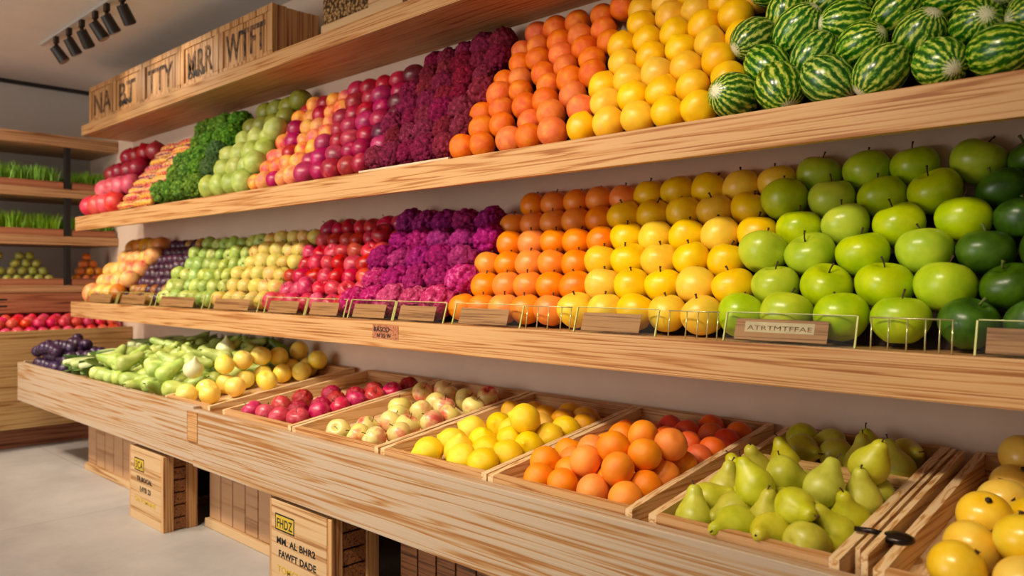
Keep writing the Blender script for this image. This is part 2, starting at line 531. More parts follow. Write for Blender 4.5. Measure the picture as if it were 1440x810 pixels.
def lathe(name, prof, mat, n=32, lump=0.03, lfreq=1.6, seed=0, deform=None):
    vs, fs = [], []
    off = Vector((seed * 3.1, seed * 1.7, seed * 5.3))
    rings = []
    for (r, z) in prof:
        if r < 1e-4:
            rings.append([len(vs)])
            vs.append(Vector((0, 0, z)))
        else:
            rings.append(list(range(len(vs), len(vs) + n)))
            for j in range(n):
                t = 2 * PI * j / n
                vs.append(Vector((r * math.cos(t), r * math.sin(t), z)))
    for a, b in zip(rings[:-1], rings[1:]):
        for j in range(n):
            k = (j + 1) % n
            if len(a) == 1:
                fs.append((a[0], b[j], b[k]))
            elif len(b) == 1:
                fs.append((a[j], b[0], a[k]))
            else:
                fs.append((a[j], b[j], b[k], a[k]))
    out = []
    for v in vs:
        w = deform(v.copy()) if deform else v.copy()
        f = 1 + lump * noise.noise(v * lfreq + off) * 2
        out.append(tuple(w * f))
    me = bpy.data.meshes.new(name)
    me.from_pydata(out, [], fs)
    bm = bmesh.new()
    bm.from_mesh(me)
    bmesh.ops.recalc_face_normals(bm, faces=bm.faces)
    bm.to_mesh(me)
    bm.free()
    me.shade_smooth()
    me.materials.append(mat)
    return me


def prof_apple(h=0.46, top=0.13, bot=0.07, sh=0.10, m=22):
    out = []
    for i in range(m + 1):
        p = PI * i / m
        R = 0.5 * math.sin(p) * (1 + sh * math.cos(p)) / (1 + 0.25 * sh)
        z = h * math.cos(p)
        if p < PI / 2:
            z -= top * math.exp(-(R / 0.15) ** 2)
        else:
            z += bot * math.exp(-(R / 0.12) ** 2)
        out.append((R if 0 < i < m else 0.0, z))
    return out


def prof_sphere(h=0.5, m=20, tip=0.0, base=0.0):
    out = []
    for i in range(m + 1):
        p = PI * i / m
        R = 0.5 * math.sin(p)
        z = h * math.cos(p)
        z += tip * math.exp(-(R / 0.10) ** 2) * (1 if p < PI / 2 else 0)
        z -= base * math.exp(-(R / 0.10) ** 2) * (1 if p > PI / 2 else 0)
        out.append((R if 0 < i < m else 0.0, z))
    return out


PEAR = catmull([(0, -.44), (.12, -.49), (.3, -.45), (.44, -.28), (.48, -.08), (.43, .13), (.31, .33), (.22, .50), (.175, .64), (.10, .73), (0, .745)], 3)
PEAR = [(float(max(p[0], 0)), float(p[1])) for p in PEAR]
PEAR[0] = (0.0, PEAR[0][1]); PEAR[-1] = (0.0, PEAR[-1][1])
GOURD = catmull([(0, -.42), (.14, -.46), (.32, -.38), (.42, -.18), (.40, .06), (.30, .32), (.24, .58), (.2, .8), (.12, .95), (0, 1.0)], 3)
GOURD = [(float(max(p[0], 0)), float(p[1])) for p in GOURD]
GOURD[0] = (0.0, GOURD[0][1]); GOURD[-1] = (0.0, GOURD[-1][1])
TURNIP = catmull([(0, -.45), (.2, -.44), (.42, -.25), (.5, 0), (.42, .22), (.22, .40), (.1, .55), (.04, .68), (0, .7)], 3)
TURNIP = [(float(max(p[0], 0)), float(p[1])) for p in TURNIP]
TURNIP[0] = (0.0, TURNIP[0][1]); TURNIP[-1] = (0.0, TURNIP[-1][1])


def stem_mesh(name, z0, length, bend, rad, mat):
    pts = [(0, 0, z0), (bend * .25, 0, z0 + length * .4), (bend * .6, 0, z0 + length * .75), (bend, 0, z0 + length)]
    me = tube_mesh(name, [pts], [rad * 1.0, rad * .8, rad * .85, rad * 1.3], 7)
    me.materials.append(mat)
    return me


def florets(name, mat, n1=60, n2=450, a1=0.16, a2=0.05, flat=0.8, spike=False, seed=1, sub=5):
    bm = bmesh.new()
    bmesh.ops.create_icosphere(bm, subdivisions=sub, radius=0.42)
    me = bpy.data.meshes.new(name)
    bm.to_mesh(me)
    bm.free()
    g = np.random.default_rng(seed)
    co = np.zeros(len(me.vertices) * 3)
    me.vertices.foreach_get('co', co)
    co = co.reshape(-1, 3)
    d = co / np.linalg.norm(co, axis=1)[:, None]

    def cells(k):
        i = np.arange(k) + 0.5
        ph = np.arccos(1 - 2 * i / k)
        th = PI * (1 + 5 ** 0.5) * i
        p = np.stack([np.cos(th) * np.sin(ph), np.sin(th) * np.sin(ph), np.cos(ph)], 1)
        p += g.normal(0, 0.35 / math.sqrt(k), p.shape) * 1.5
        p /= np.linalg.norm(p, axis=1)[:, None]
        dist = np.arccos(np.clip(d @ p.T, -1, 1))
        j = dist.argmin(1)
        rad = 2.3 / math.sqrt(k)
        h = g.uniform(0.75, 1.15, k)[j]
        q = np.clip(dist[np.arange(len(d)), j] / rad, 0, 1)
        return (np.clip(1 - q * 1.6, 0, 1) ** 0.9 if spike else np.sqrt(1 - q * q)) * h
    r = 0.40 + a1 * cells(n1) + a2 * cells(n2)
    co = d * (r * 0.52 / np.percentile(r, 97))[:, None]
    co[:, 2] *= flat
    me.vertices.foreach_set('co', co.ravel())
    me.update()
    me.shade_smooth()
    me.materials.append(mat)
    return me


def corn_mesh():
    rows, cols = 34, 14
    vs, fs, ker = [], [], []
    sub = 3
    NL, NT_ = rows * sub, cols * sub
    for i in range(NL + 1):
        u = i / NL
        R = 0.5 * (math.sin(PI * min(1, max(0.0, u * .94 + .03))) ** 0.35)
        for j in range(NT_):
            t = 2 * PI * j / NT_
            b = abs(math.sin(PI * i / sub)) ** .5 * abs(math.sin(PI * j / sub)) ** .5
            r = R * (0.88 + 0.12 * b)
            vs.append(((u - .5) * 4.2, r * math.cos(t), r * math.sin(t)))
    for i in range(NL):
        for j in range(NT_):
            fs.append((i * NT_ + j, i * NT_ + (j + 1) % NT_, (i + 1) * NT_ + (j + 1) % NT_, (i + 1) * NT_ + j))
    fs.append(tuple(range(NT_)))
    fs.append(tuple(NL * NT_ + j for j in range(NT_)))
    me = bpy.data.meshes.new('corn cob')
    me.from_pydata(vs, [], fs)
    me.shade_smooth()
    g = np.random.default_rng(3)
    tab = g.random((rows + 1, cols + 1))
    # neighbouring kernels of one lengthwise row tend to share a colour
    band = g.random(cols + 1)
    a = me.attributes.new('kern', 'FLOAT', 'FACE')
    vals = []
    for f in range(NL * NT_):
        i, j = f // NT_ // sub, f % NT_ // sub
        vals.append(band[j] if tab[i, j] < .62 else tab[i, j])
    vals += [.1, .1]
    a.data.foreach_set('value', vals)
    me.materials.append(M['corn'])
    return me


def melon_mesh(seed):
    return lathe('watermelon', prof_sphere(0.6, 24), M['melon'], 36, 0.015, 1.5, seed)


# kind -> list of (body mesh, [(part name, mesh)]), unit diameter 1
KINDS = {}


def kind(name, maker, variants=3, stem=None):
    KINDS[name] = [(maker(i), ([('stem', stem)] if stem else [])) for i in range(variants)]


ST_APPLE = stem_mesh('stem', 0.30, 0.24, 0.08, 0.018, M['stem'])
ST_PEAR = stem_mesh('stem', 0.72, 0.14, 0.06, 0.022, M['stem'])
ST_SMALL = stem_mesh('stem', 0.38, 0.14, 0.04, 0.026, M['stem'])
ST_BUTTON = stem_mesh('stem', 0.44, 0.05, 0.01, 0.05, M['stem'])
ST_GREEN = stem_mesh('stem', 0.46, 0.06, 0.01, 0.045, M['stem_green'])
ST_GOURD = stem_mesh('stem', 0.97, 0.14, 0.05, 0.035, M['stem_green'])
ST_AVO = stem_mesh('stem', 0.40, 0.14, 0.06, 0.03, M['stem_green'])
lob5 = lambda a: (lambda v: Vector((v.x * (1 + a * math.cos(5 * math.atan2(v.y, v.x))), v.y * (1 + a * math.cos(5 * math.atan2(v.y, v.x))), v.z)))


def crease(depth):
    def f(v):
        t = math.atan2(v.y, v.x)
        k = 1 - depth * math.exp(-(t / 0.22) ** 2)
        return Vector((v.x * k, v.y * k, v.z))
    return f


kind('green_apple', lambda i: lathe('green apple', prof_apple(.45, .14, .08, .12), M['green_apple'], 36, .045, 1.5, 10 + i, lob5(.012)), 4, ST_APPLE)
kind('dark_green_apple', lambda i: lathe('dark green apple', prof_apple(.45, .12, .07, .1), M['dark_green'], 36, .04, 1.5, 20 + i, lob5(.012)), 3, ST_AVO)
kind('orange', lambda i: lathe('orange', prof_apple(.47, .05, .03, .03), M['orange_c'], 32, .025, 1.6, 30 + i), 3, ST_SMALL)
kind('mottled_orange', lambda i: lathe('mottled orange', prof_sphere(.48), M['orange_b'], 32, .03, 1.8, 34 + i), 3)
kind('soft_orange', lambda i: lathe('soft orange', prof_apple(.48, .04, .02, .02), M['orange_tray'], 32, .02, 1.8, 37 + i), 3)
kind('red_orange', lambda i: lathe('red orange', prof_apple(.48, .04, .02, .02), M['orange_red'], 32, .02, 1.8, 40 + i), 2)
kind('golden_apple', lambda i: lathe('golden apple', prof_apple(.47, .06, .04, .06), M['yellow_c'], 32, .05, 1.7, 50 + i, lob5(.01)), 4, ST_SMALL)
kind('quince', lambda i: lathe('quince', prof_sphere(.5, 22, .05, .03), M['yellow_b'], 32, .05, 1.8, 55 + i, lob5(.012)), 4)
kind('lemon', lambda i: lathe('lemon', prof_sphere(.52, 24, .09, .05), M['lemon'], 32, .035, 1.8, 60 + i), 3)
kind('ochre_lemon', lambda i: lathe('ochre lemon', prof_sphere(.6, 24, .06, .04), M['lemon_dark'], 32, .035, 1.8, 64 + i), 2)
kind('yellow_plum', lambda i: lathe('yellow plum', prof_apple(.47, .06, .03, .04), M['yellow_tray'], 32, .04, 1.6, 66 + i, crease(.05)), 3)
kind('yellow_melon', lambda i: lathe('yellow melon', prof_apple(.47, .03, .04, .02), M['mango'], 36, .03, 1.5, 70 + i), 3, ST_BUTTON)
kind('pear', lambda i: lathe('pear', PEAR, M['pear'], 36, .05, 1.5, 74 + i, lambda v, i=i: Vector((v.x + .10 * max(0, v.z) ** 1.5 * (1, -.6, .4, -1)[i], v.y, v.z))), 4, ST_PEAR)
kind('gourd', lambda i: lathe('gourd', GOURD, M['gourd'], 24, .05, 1.4, 80 + i, lambda v, i=i: Vector((v.x + .22 * (v.z - .1) ** 2 * (1, -1, .5, -.4)[i], v.y, v.z))), 4, ST_GOURD)
kind('dark_gourd', lambda i: lathe('dark gourd', GOURD, M['gourd_dark'], 24, .05, 1.4, 84 + i), 2, ST_GOURD)
kind('turnip', lambda i: lathe('turnip', TURNIP, M['turnip'], 28, .03, 1.5, 88 + i), 1)
kind('red_apple', lambda i: lathe('red apple', prof_apple(.45, .13, .07, .1), M['red_apple'], 28, .04, 1.5, 90 + i, lob5(.015)), 3, ST_APPLE)
kind('pink_apple', lambda i: lathe('pink apple', prof_apple(.45, .13, .07, .1), M['red_pink'], 28, .04, 1.5, 94 + i, lob5(.015)), 3, ST_APPLE)
kind('blushed_apple', lambda i: lathe('blushed apple', prof_apple(.45, .13, .07, .1), M['peachy'], 28, .04, 1.5, 98 + i, lob5(.015)), 3, ST_APPLE)
kind('pale_apple', lambda i: lathe('pale apple', prof_apple(.46, .15, .08, .1), None or M['pale_apple'], 32, .03, 1.5, 101 + i, lob5(.012)), 3, ST_APPLE) if 'pale_apple' in M else None
M['pale_apple'] = fruit_mat('cream apple skin with pink blush', [(0.34, srgb(224, 206, 112)), (0.50, srgb(232, 210, 130)), (0.58, srgb(230, 160, 110)), (0.70, srgb(206, 70, 62))], 1.3, 0.32, hue=0.03, val=0.1, detail=3)
kind('pale_apple', lambda i: lathe('pale apple', prof_apple(.46, .16, .08, .1), M['pale_apple'], 32, .03, 1.5, 101 + i, lob5(.012)), 3, ST_APPLE)
kind('peach', lambda i: lathe('peach', prof_apple(.48, .06, .02, .03), M['peach'], 28, .03, 1.6, 104 + i, crease(.06)), 3)
kind('pink_mango', lambda i: lathe('pink mango', prof_sphere(.6, 18), M['mango_pink'], 24, .05, 1.3, 107 + i), 3)
kind('amber_mango', lambda i: lathe('amber mango', prof_sphere(.6, 18), M['amber_brown'], 24, .05, 1.3, 110 + i), 2)
kind('fig', lambda i: lathe('fig', prof_sphere(.56, 18, .06), M['fig'], 22, .05, 1.6, 113 + i), 3)
kind('brown_fig', lambda i: lathe('brown fig', prof_sphere(.56, 18, .06), M['fig_brown'], 22, .05, 1.6, 116 + i), 2)
kind('green_tomato', lambda i: lathe('green tomato', prof_apple(.46, .1, .05, .06), M['green_mix'], 26, .08, 1.5, 119 + i, lob5(.03)), 4, ST_GREEN)
kind('guava', lambda i: lathe('guava', prof_sphere(.54, 18, .03), M['guava'], 26, .05, 1.5, 123 + i), 3, ST_GREEN)
kind('olive_guava', lambda i: lathe('olive guava', prof_sphere(.5, 18, .03), M['guava_dark'], 26, .05, 1.5, 126 + i), 2, ST_GREEN)
kind('plum', lambda i: lathe('plum', prof_sphere(.54, 18), M['plum'], 26, .04, 1.6, 129 + i, crease(.05)), 3)
kind('dark_plum', lambda i: lathe('dark plum', prof_sphere(.54, 18), M['plum_dark'], 26, .04, 1.6, 132 + i, crease(.05)), 2)
kind('blue_plum', lambda i: lathe('blue plum', prof_sphere(.52, 16), M['plum_blue'], 22, .04, 1.6, 134 + i, crease(.05)), 2)
kind('radish', lambda i: lathe('radish', prof_sphere(.5, 16, .08), M['radish'], 22, .05, 1.6, 137 + i), 3)
kind('pomegranate', lambda i: lathe('pomegranate', prof_sphere(.48, 18, .10), M['deep_red'], 26, .03, 1.6, 140 + i, lob5(.02)), 2)
kind('pink_pomegranate', lambda i: lathe('pink pomegranate', prof_sphere(.5, 18, .06), M['pink_net'], 26, .03, 1.6, 142 + i, lob5(.02)), 2)
kind('coral_pomegranate', lambda i: lathe('coral pomegranate', prof_sphere(.5, 18, .06), M['coral'], 26, .03, 1.6, 144 + i, lob5(.02)), 2)
kind('lime', lambda i: lathe('lime', prof_sphere(.53, 16, .04), M['lime'], 22, .04, 1.6, 146 + i), 2)
kind('small_orange', lambda i: lathe('small orange', prof_sphere(.48, 16), M['small_orange'], 22, .03, 1.6, 148 + i), 2)
kind('watermelon', lambda i: melon_mesh(150 + i), 3)
kind('purple_cauliflower', lambda i: florets('purple cauliflower', M['cauli_c'], 46, 420, .12, .07, .85, False, 5 + i), 3)
kind('pink_cauliflower', lambda i: florets('pink cauliflower', M['cauli_front'], 46, 420, .12, .07, .85, False, 9 + i), 2)
kind('maroon_cauliflower', lambda i: florets('maroon cauliflower', M['cauli_b'], 70, 600, .10, .07, .88, False, 13 + i), 3)
kind('broccoli', lambda i: florets('broccoli', M['broccoli'], 60, 700, .14, .11, .85, False, 17 + i), 3)
kind('dark_broccoli', lambda i: florets('dark broccoli', M['broccoli_dark'], 110, 700, .06, .04, .95, False, 21 + i), 2)
kind('rambutan', lambda i: florets('rambutan', M['rambutan'], 150, 700, .09, .03, .95, False, 25 + i, 4), 2)
KINDS['corn_cob'] = [(corn_mesh(), [])]

CATEGORY = {}
for k_, c_ in (('apple', 'apple'), ('orange', 'orange'), ('quince', 'quince'), ('lemon', 'lemon'), ('plum', 'plum'), ('melon', 'melon'),
               ('pear', 'pear'), ('gourd', 'gourd'), ('turnip', 'turnip'), ('peach', 'peach'), ('mango', 'mango'), ('fig', 'fig'), ('tomato', 'tomato'),
               ('guava', 'guava'), ('radish', 'radish'), ('pomegranate', 'pomegranate'), ('lime', 'lime'), ('cauliflower', 'cauliflower'),
               ('broccoli', 'broccoli'), ('rambutan', 'fruit'), ('corn_cob', 'corn')):
    CATEGORY[k_] = c_


def cat_of(k):
    for s in sorted(CATEGORY, key=len, reverse=True):
        if k.endswith(s):
            return CATEGORY[s]
    return 'fruit'


def put(k, loc, dia, rot, label, group):
    me, parts = random.choice(KINDS[k])
    o = obj(k, me)
    o.location = loc
    o.rotation_euler = rot
    o.scale = (dia,) * 3
    tag(o, label, cat_of(k), group)
    for pn, pm in parts:
        obj(pn, pm, o)
    return o


ORD = ['first', 'second', 'third', 'fourth', 'fifth', 'sixth', 'seventh', 'eighth', 'ninth', 'tenth', 'eleventh', 'twelfth', 'thirteenth', 'fourteenth', 'fifteenth', 'sixteenth']


def upright(tilt=0.35):
    return (random.uniform(-tilt, tilt) + 0.15, random.uniform(-tilt, tilt), random.uniform(0, 2 * PI))


def anyrot(_=0):
    q = Euler((random.uniform(0, 2 * PI), random.uniform(0, 2 * PI), random.uniform(0, 2 * PI)))
    return tuple(q)


# ------------------------------------------------------------------ shelf geometry
XE = 0.7                 # shelves run on past the frame on this side
WALL_Y = 2.45
YD, ZD_TOP, ZD_BOT, XD0 = 1.60, 0.643, 0.386, -6.30
YC, ZC_TOP, ZC_BOT, XC0 = 1.94, 1.069, 0.961, -6.305
YB, ZB_TOP, ZB_BOT, XB0 = 1.967, 1.684, 1.583, -6.30
YA, ZA_TOP, ZA_BOT, XA0 = 2.07, 2.389, 2.312, -6.49
CEIL = 2.86
XL = -7.45
TILT = 0.143

# room
struct(box('floor', XL - .1, 3.0, -4.0, WALL_Y + .1, -0.06, 0.0, M['floor'], bev=0))
struct(box('ceiling', XL - .1, 3.0, -4.0, WALL_Y + .1, CEIL, CEIL + .08, M['ceiling'], bev=0))
struct(box('wall_back', XL - .1, 3.0, WALL_Y, WALL_Y + .1, 0, CEIL, M['wall'], bev=0))
struct(box('wall_left', XL - .1, XL, -4.0, WALL_Y, 0, CEIL, M['wall_end'], bev=0))
struct(box('wall_light_block', 1.3, 1.4, -4.0, WALL_Y, 0, CEIL, M['wall_end'], bev=0))  # unseen wall added to keep ambient light off the right end
struct(box('trim_1', XL, XL + .03, -4.0, WALL_Y, CEIL - .03, CEIL, M['post_metal'], bev=0))

# wall shelves
sh = empty('wall_shelf', (XC0, YC, ZC_BOT))
tag(sh, 'middle long pine wall shelf, just above the sloping produce counter', 'shelf')


def local(o, parent):
    o.parent = parent
    o.matrix_parent_inverse = Matrix.Translation(-Vector(parent.location))
    return o


def shelf(name_label, X0, Y, z0, z1, plate_top, mat, loc):
    e = empty('wall_shelf', loc)
    tag(e, name_label, 'shelf')
    local(box('front_board', X0, XE, Y, Y + .028, z0, z1, mat), e)
    local(box('shelf_plate', X0 + .002, XE, Y + .0285, WALL_Y - .002, z1 - .022, z1 - .002, M['pine'], bev=.001), e)
    return e


bpy.data.objects.remove(sh)
shC = shelf('middle long pine wall shelf with price card holders along its edge', XC0, YC, ZC_BOT, ZC_TOP, 0, M['pine'], (XC0, YC, ZC_BOT))
shB = shelf('upper long pine wall shelf carrying watermelons, quinces and mottled oranges', XB0, YB, ZB_BOT, ZB_TOP, 0, M['pine'], (XB0, YB, ZB_BOT))
shA = empty('wall_shelf', (XA0, YA, ZA_BOT))
tag(shA, 'topmost pine wall shelf under the ceiling, carrying the stencilled crates', 'shelf')
local(box('front_board', XA0, XE, YA, YA + .03, ZA_BOT, ZA_TOP, M['pine']), shA)
local(box('shelf_plate', XA0 + .002, XE, YA + .0305, WALL_Y - .002, ZA_BOT + .001, ZA_TOP - .003, M['pine_under'], bev=.001), shA)

# sloped display risers that the piles lean on
ANG_C = math.atan2(.415, .36)
ANG_B = math.atan2(.48, .33)


def riser(lab, X0, Yp, z0, ang, height):
    dy = height / math.tan(ang)
    t = .02
    o = prism('display_riser', [(Yp + .014, z0), (Yp + dy + .014, z0 + height), (Yp + dy + t + .01, z0 + height), (Yp + dy + t + .01, z0)], X0, XE - .05, M['riser'])
    return tag(o, lab, 'display stand')


YPC = YC + .032 + .115
YPB = YB + .024 + .095
riser('dark sloped display stand under the fruit on the middle shelf', XC0 + .05, YPC, ZC_TOP, ANG_C, .36)
riser('dark sloped display stand under the fruit on the upper shelf', XB0 + .05, YPB, ZB_TOP, ANG_B, .44)


PEND = {'C': [], 'B': []}


def pile(shelf_, x0, x1, dia, nrows, chooser, what, where, group, col=None, rot=upright, jit=.06, rstep=None, dz=0.0, scale_j=.05):
    """rows of fruit climbing the sloped riser, each row set into the gaps of the row below"""
    Yp, z0, ang = (YPC, ZC_TOP, ANG_C) if shelf_ == 'C' else (YPB, ZB_TOP, ANG_B)
    r = dia / 2
    col = col or dia * 1.02
    n = max(1, round((x1 - x0) / col))
    col = (x1 - x0) / n
    step = rstep or max(math.sqrt(max(dia * dia - (col / 2) ** 2, (0.6 * dia) ** 2)), .75 * dia)
    Y0 = Yp + r * (1 - math.cos(ang)) / math.tan(ang) - r * math.sin(ang)
    for k in range(nrows):
        y = Y0 + k * step * math.cos(ang)
        z = z0 + r + k * step * math.sin(ang) + .001
        m = n
        rown = 'bottom' if k == 0 else ('top' if k == nrows - 1 else ORD[k])
        for i in range(m):
            x = x0 + col * (i + .5) + col * (.25 if k % 2 else -.25)
            kk = chooser(k, i, m, nrows)
            nm = kk.replace('_', ' ')
            lab = f"{nm}, {rown} row{'' if k in (0, nrows-1) else ' up'}, {ORD[min(i,15)]} from left, {where}"
            j = Vector((random.uniform(-1, 1), random.uniform(-.4, 0), random.uniform(-.15, .35))) * jit * dia
            if k == 0:
                j.z = 0
            PEND[shelf_].append([kk, Vector((x, y, z)) + j, dia * random.uniform(1 - scale_j, 1 + scale_j * .6), rot(), lab, group])


def one(k):
    return lambda *a: k


def xs(Y, *px):
    return [xat(p, Y) for p in px]


# ---- middle shelf, left to right
bC = xs(2.02, 122, 168, 217, 297, 372, 490, 634, 790, 1018, 1332)
bC.append(-.12)
random.seed(11)
pile('C', bC[0], bC[1], .125, 5, lambda k, i, m, n: 'amber_mango' if k == n - 1 or (k == 0 and i == m - 1) else 'pink_mango', '', 'middle shelf mango pile', 'mangoes on the middle shelf', rot=anyrot)
pile('C', bC[1], bC[2], .078, 8, lambda k, i, m, n: 'brown_fig' if (k < 2 and random.random() < .45) or random.random() < .12 else 'fig', '', 'middle shelf fig pile', 'figs on the middle shelf', rot=anyrot, jit=.12)
pile('C', bC[2], bC[3], .102, 6, lambda k, i, m, n: 'green_tomato', '', 'middle shelf green pile', 'green tomatoes on the middle shelf', rot=anyrot, jit=.24, scale_j=.18)
pile('C', bC[3], bC[4], .106, 6, one('blushed_apple'), '', 'middle shelf blushed pile', 'blushed apples on the middle shelf', rot=lambda: upright(.7), jit=.14, scale_j=.1)
pile('C', bC[4], bC[5], .106, 7, lambda k, i, m, n: 'pink_apple' if k < 2 or random.random() < .3 else 'red_apple', '', 'middle shelf red pile', 'red apples on the middle shelf', rot=lambda: upright(.9), jit=.2, rstep=.080, scale_j=.12)
pile('C', bC[5], bC[6], .155, 5, lambda k, i, m, n: 'pink_cauliflower' if k < 1 or (k == 1 and random.random() < .4) else 'purple_cauliflower', '', 'middle shelf pile', 'purple cauliflowers on the middle shelf', rot=lambda: upright(.6), rstep=.108, jit=.1, col=.14, scale_j=.08)
pile('C', bC[6], bC[7], .118, 6, one('orange'), '', 'middle shelf orange pile', 'oranges on the middle shelf', rstep=.107, rot=lambda: upright(.3), jit=.04)
pile('C', bC[7], bC[8], .126, 6, one('golden_apple'), '', 'middle shelf golden pile', 'golden apples on the middle shelf', rstep=.107, rot=lambda: upright(.4), col=.128, jit=.05)
pile('C', bC[8], bC[9], .141, 6, one('green_apple'), '', 'middle shelf green apple pile', 'green apples on the middle shelf', rstep=.106, rot=lambda: upright(.4), col=.141, jit=.08)
pile('C', bC[9], bC[10], .132, 6, one('dark_green_apple'), '', 'middle shelf dark pile', 'dark green apples on the middle shelf', rstep=.108, rot=lambda: upright(.5), col=.13)

# ---- upper shelf, left to right
bB = xs(2.03, 122, 170, 219, 290, 352, 422, 520, 640, 803, 1015)
bB.append(-.08)
pile('B', bB[0] - .01, bB[1] - .04, .150, 4, lambda k, i, m, n: ('coral_pomegranate', 'pink_pomegranate', 'pomegranate', 'pomegranate')[k], '', 'upper shelf pile', 'pomegranates on the upper shelf', rstep=.15, jit=.04)
# corn cobs lie lengthwise, stacked
Y0c = YPB
for k in range(9):
    r = .033
    s = k * .062
    for i in range(2):
        L = (bB[2] - bB[1] - .03) / 2
        x = bB[1] + .015 + L * (i + .5)
        y = YPB - .45 * r + s * math.cos(ANG_B) - .055
        z = ZB_TOP + r + s * math.sin(ANG_B) + .001
        o = put('corn_cob', (x, y, z), 1, (random.uniform(0, 6), 0, random.uniform(-.03, .03)),
                f"multicoloured corn cob, {'bottom' if k == 0 else 'top' if k == 8 else ORD[k]} layer{'' if k in (0, 8) else ' up'}, {('left', 'right')[i]} of its pair, upper shelf", 'corn cobs on the upper shelf')
        o.scale = (L / 4.3, r * 2, r * 2)
pile('B', bB[2] + .05, bB[3] - .02, .165, 5, lambda k, i, m, n: 'dark_broccoli' if (i == m - 1 and k in (1, 2)) else 'broccoli', '', 'upper shelf green heap', 'broccoli heads on the upper shelf', rstep=.125, jit=.12, col=.15, rot=lambda: upright(.7), scale_j=.1)
pile('B', bB[3], bB[4], .132, 6, lambda k, i, m, n: 'olive_guava' if k >= n - 2 else 'guava', '', 'upper shelf guava pile', 'guavas on the upper shelf', rstep=.108, jit=.1, rot=lambda: upright(.8))
pile('B', bB[4], bB[5], .100, 7, lambda k, i, m, n: 'plum' if random.random() < .15 else 'peach', '', 'upper shelf peach pile', 'peaches on the upper shelf', rot=anyrot, jit=.2, scale_j=.14, rstep=.084)
pile('B', bB[5], bB[6], .108, 7, lambda k, i, m, n: 'dark_plum' if i > m * .62 and k > 1 else 'plum', '', 'upper shelf plum pile', 'plums on the upper shelf', rot=anyrot, jit=.2, scale_j=.12, rstep=.088)
pile('B', bB[6], bB[7], .13, 7, one('maroon_cauliflower'), '', 'upper shelf pile', 'maroon cauliflowers on the upper shelf', rstep=.094, jit=.18, col=.105, rot=anyrot, scale_j=.15)
pile('B', bB[7], bB[8], .104, 8, one('mottled_orange'), '', 'upper shelf orange pile', 'mottled oranges on the upper shelf', rstep=.083, jit=.2, rot=anyrot, scale_j=.1)
pile('B', bB[8], bB[9], .108, 7, one('quince'), '', 'upper shelf quince pile', 'quinces on the upper shelf', rstep=.094, jit=.05, rot=lambda: upright(.45))
pile('B', bB[9], bB[10], .128, 6, one('watermelon'), '', 'upper shelf melon pile', 'watermelons on the upper shelf', rstep=.108, jit=.14, col=.138, rot=anyrot, scale_j=.1)


def settle_pile(shelf_):
    """ease the fruit of one shelf apart so that neighbours touch instead of cutting into each other"""
    Yp, z0, ang = (YPC, ZC_TOP, ANG_C) if shelf_ == 'C' else (YPB, ZB_TOP, ANG_B)
    yf = (YC + .032) if shelf_ == 'C' else (YB + .012)
    it = PEND[shelf_]
    P0 = np.array([tuple(a[1]) for a in it])
    P = P0.copy()
    soft = ('cauliflower', 'broccoli')
    long_ = ('mango', 'melon')
    R = np.array([a[2] / 2 * (.80 if a[0].endswith(soft) else 1.04 if a[0].endswith(long_) else .965) for a in it])
    n = np.array([0, -math.sin(ang), math.cos(ang)])
    for k in range(60):
        D = P[:, None, :] - P[None, :, :]
        L = np.linalg.norm(D, axis=2) + 1e-9
        pen = np.clip(R[:, None] + R[None, :] - L, 0, None)
        np.fill_diagonal(pen, 0)
        P += (D / L[..., None] * pen[..., None] * .3).sum(1)
        P += (P0 - P) * .04
        h = (P - np.array([0, Yp + .014, z0])) @ n
        P += np.clip(R + .002 - h, 0, None)[:, None] * n
        P[:, 2] = np.maximum(P[:, 2], z0 + R + .001)
        P[:, 1] = np.maximum(P[:, 1], yf + R)
    for a, p in zip(it, P):
        put(a[0], Vector(p), *a[2:])


settle_pile('C')
settle_pile('B')

# ------------------------------------------------------------------ sloping produce counter
ct = empty('produce_counter', (XD0, YD, 0))
tag(ct, 'long sloping pine produce counter below the wall shelves', 'counter')
XJ = xat(272, YD)
local(box('front_board', XD0, XJ, YD, YD + .035, ZD_BOT + .006, ZD_TOP + .012, M['pine_pale']), ct)
local(box('front_board', XJ + .002, XE, YD - .004, YD + .033, ZD_BOT, ZD_TOP, M['pine_pale']), ct)


def zplane(y, off=0.0):
    return ZD_TOP + TILT * (y - YD) + off


def slab(name, x0, x1, y0, y1, o0, o1, mat, parent=None):
    """box that follows the tilt of the counter: o0, o1 = offsets below and above the tilted plane"""
    return prism(name, [(y0, zplane(y0, o0)), (y1, zplane(y1, o0)), (y1, zplane(y1, o1)), (y0, zplane(y0, o1))], x0, x1, mat, parent)


BED = -.062
local(slab('deck', XD0 + .03, XE, YD + .036, WALL_Y - .004, BED - .03, BED, M['pine_y']), ct)
local(box('end_board', XD0, XD0 + .028, YD + .036, WALL_Y - .004, ZD_BOT + .05, ZD_TOP + .02, M['pine_pale']), ct)
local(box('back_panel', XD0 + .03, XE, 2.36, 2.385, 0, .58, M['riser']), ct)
local(box('joint_plate', XJ - .05, XJ + .052, YD - .0065, YD - .0045, ZD_BOT + .11, ZD_TOP - .01, M['pine']), ct)


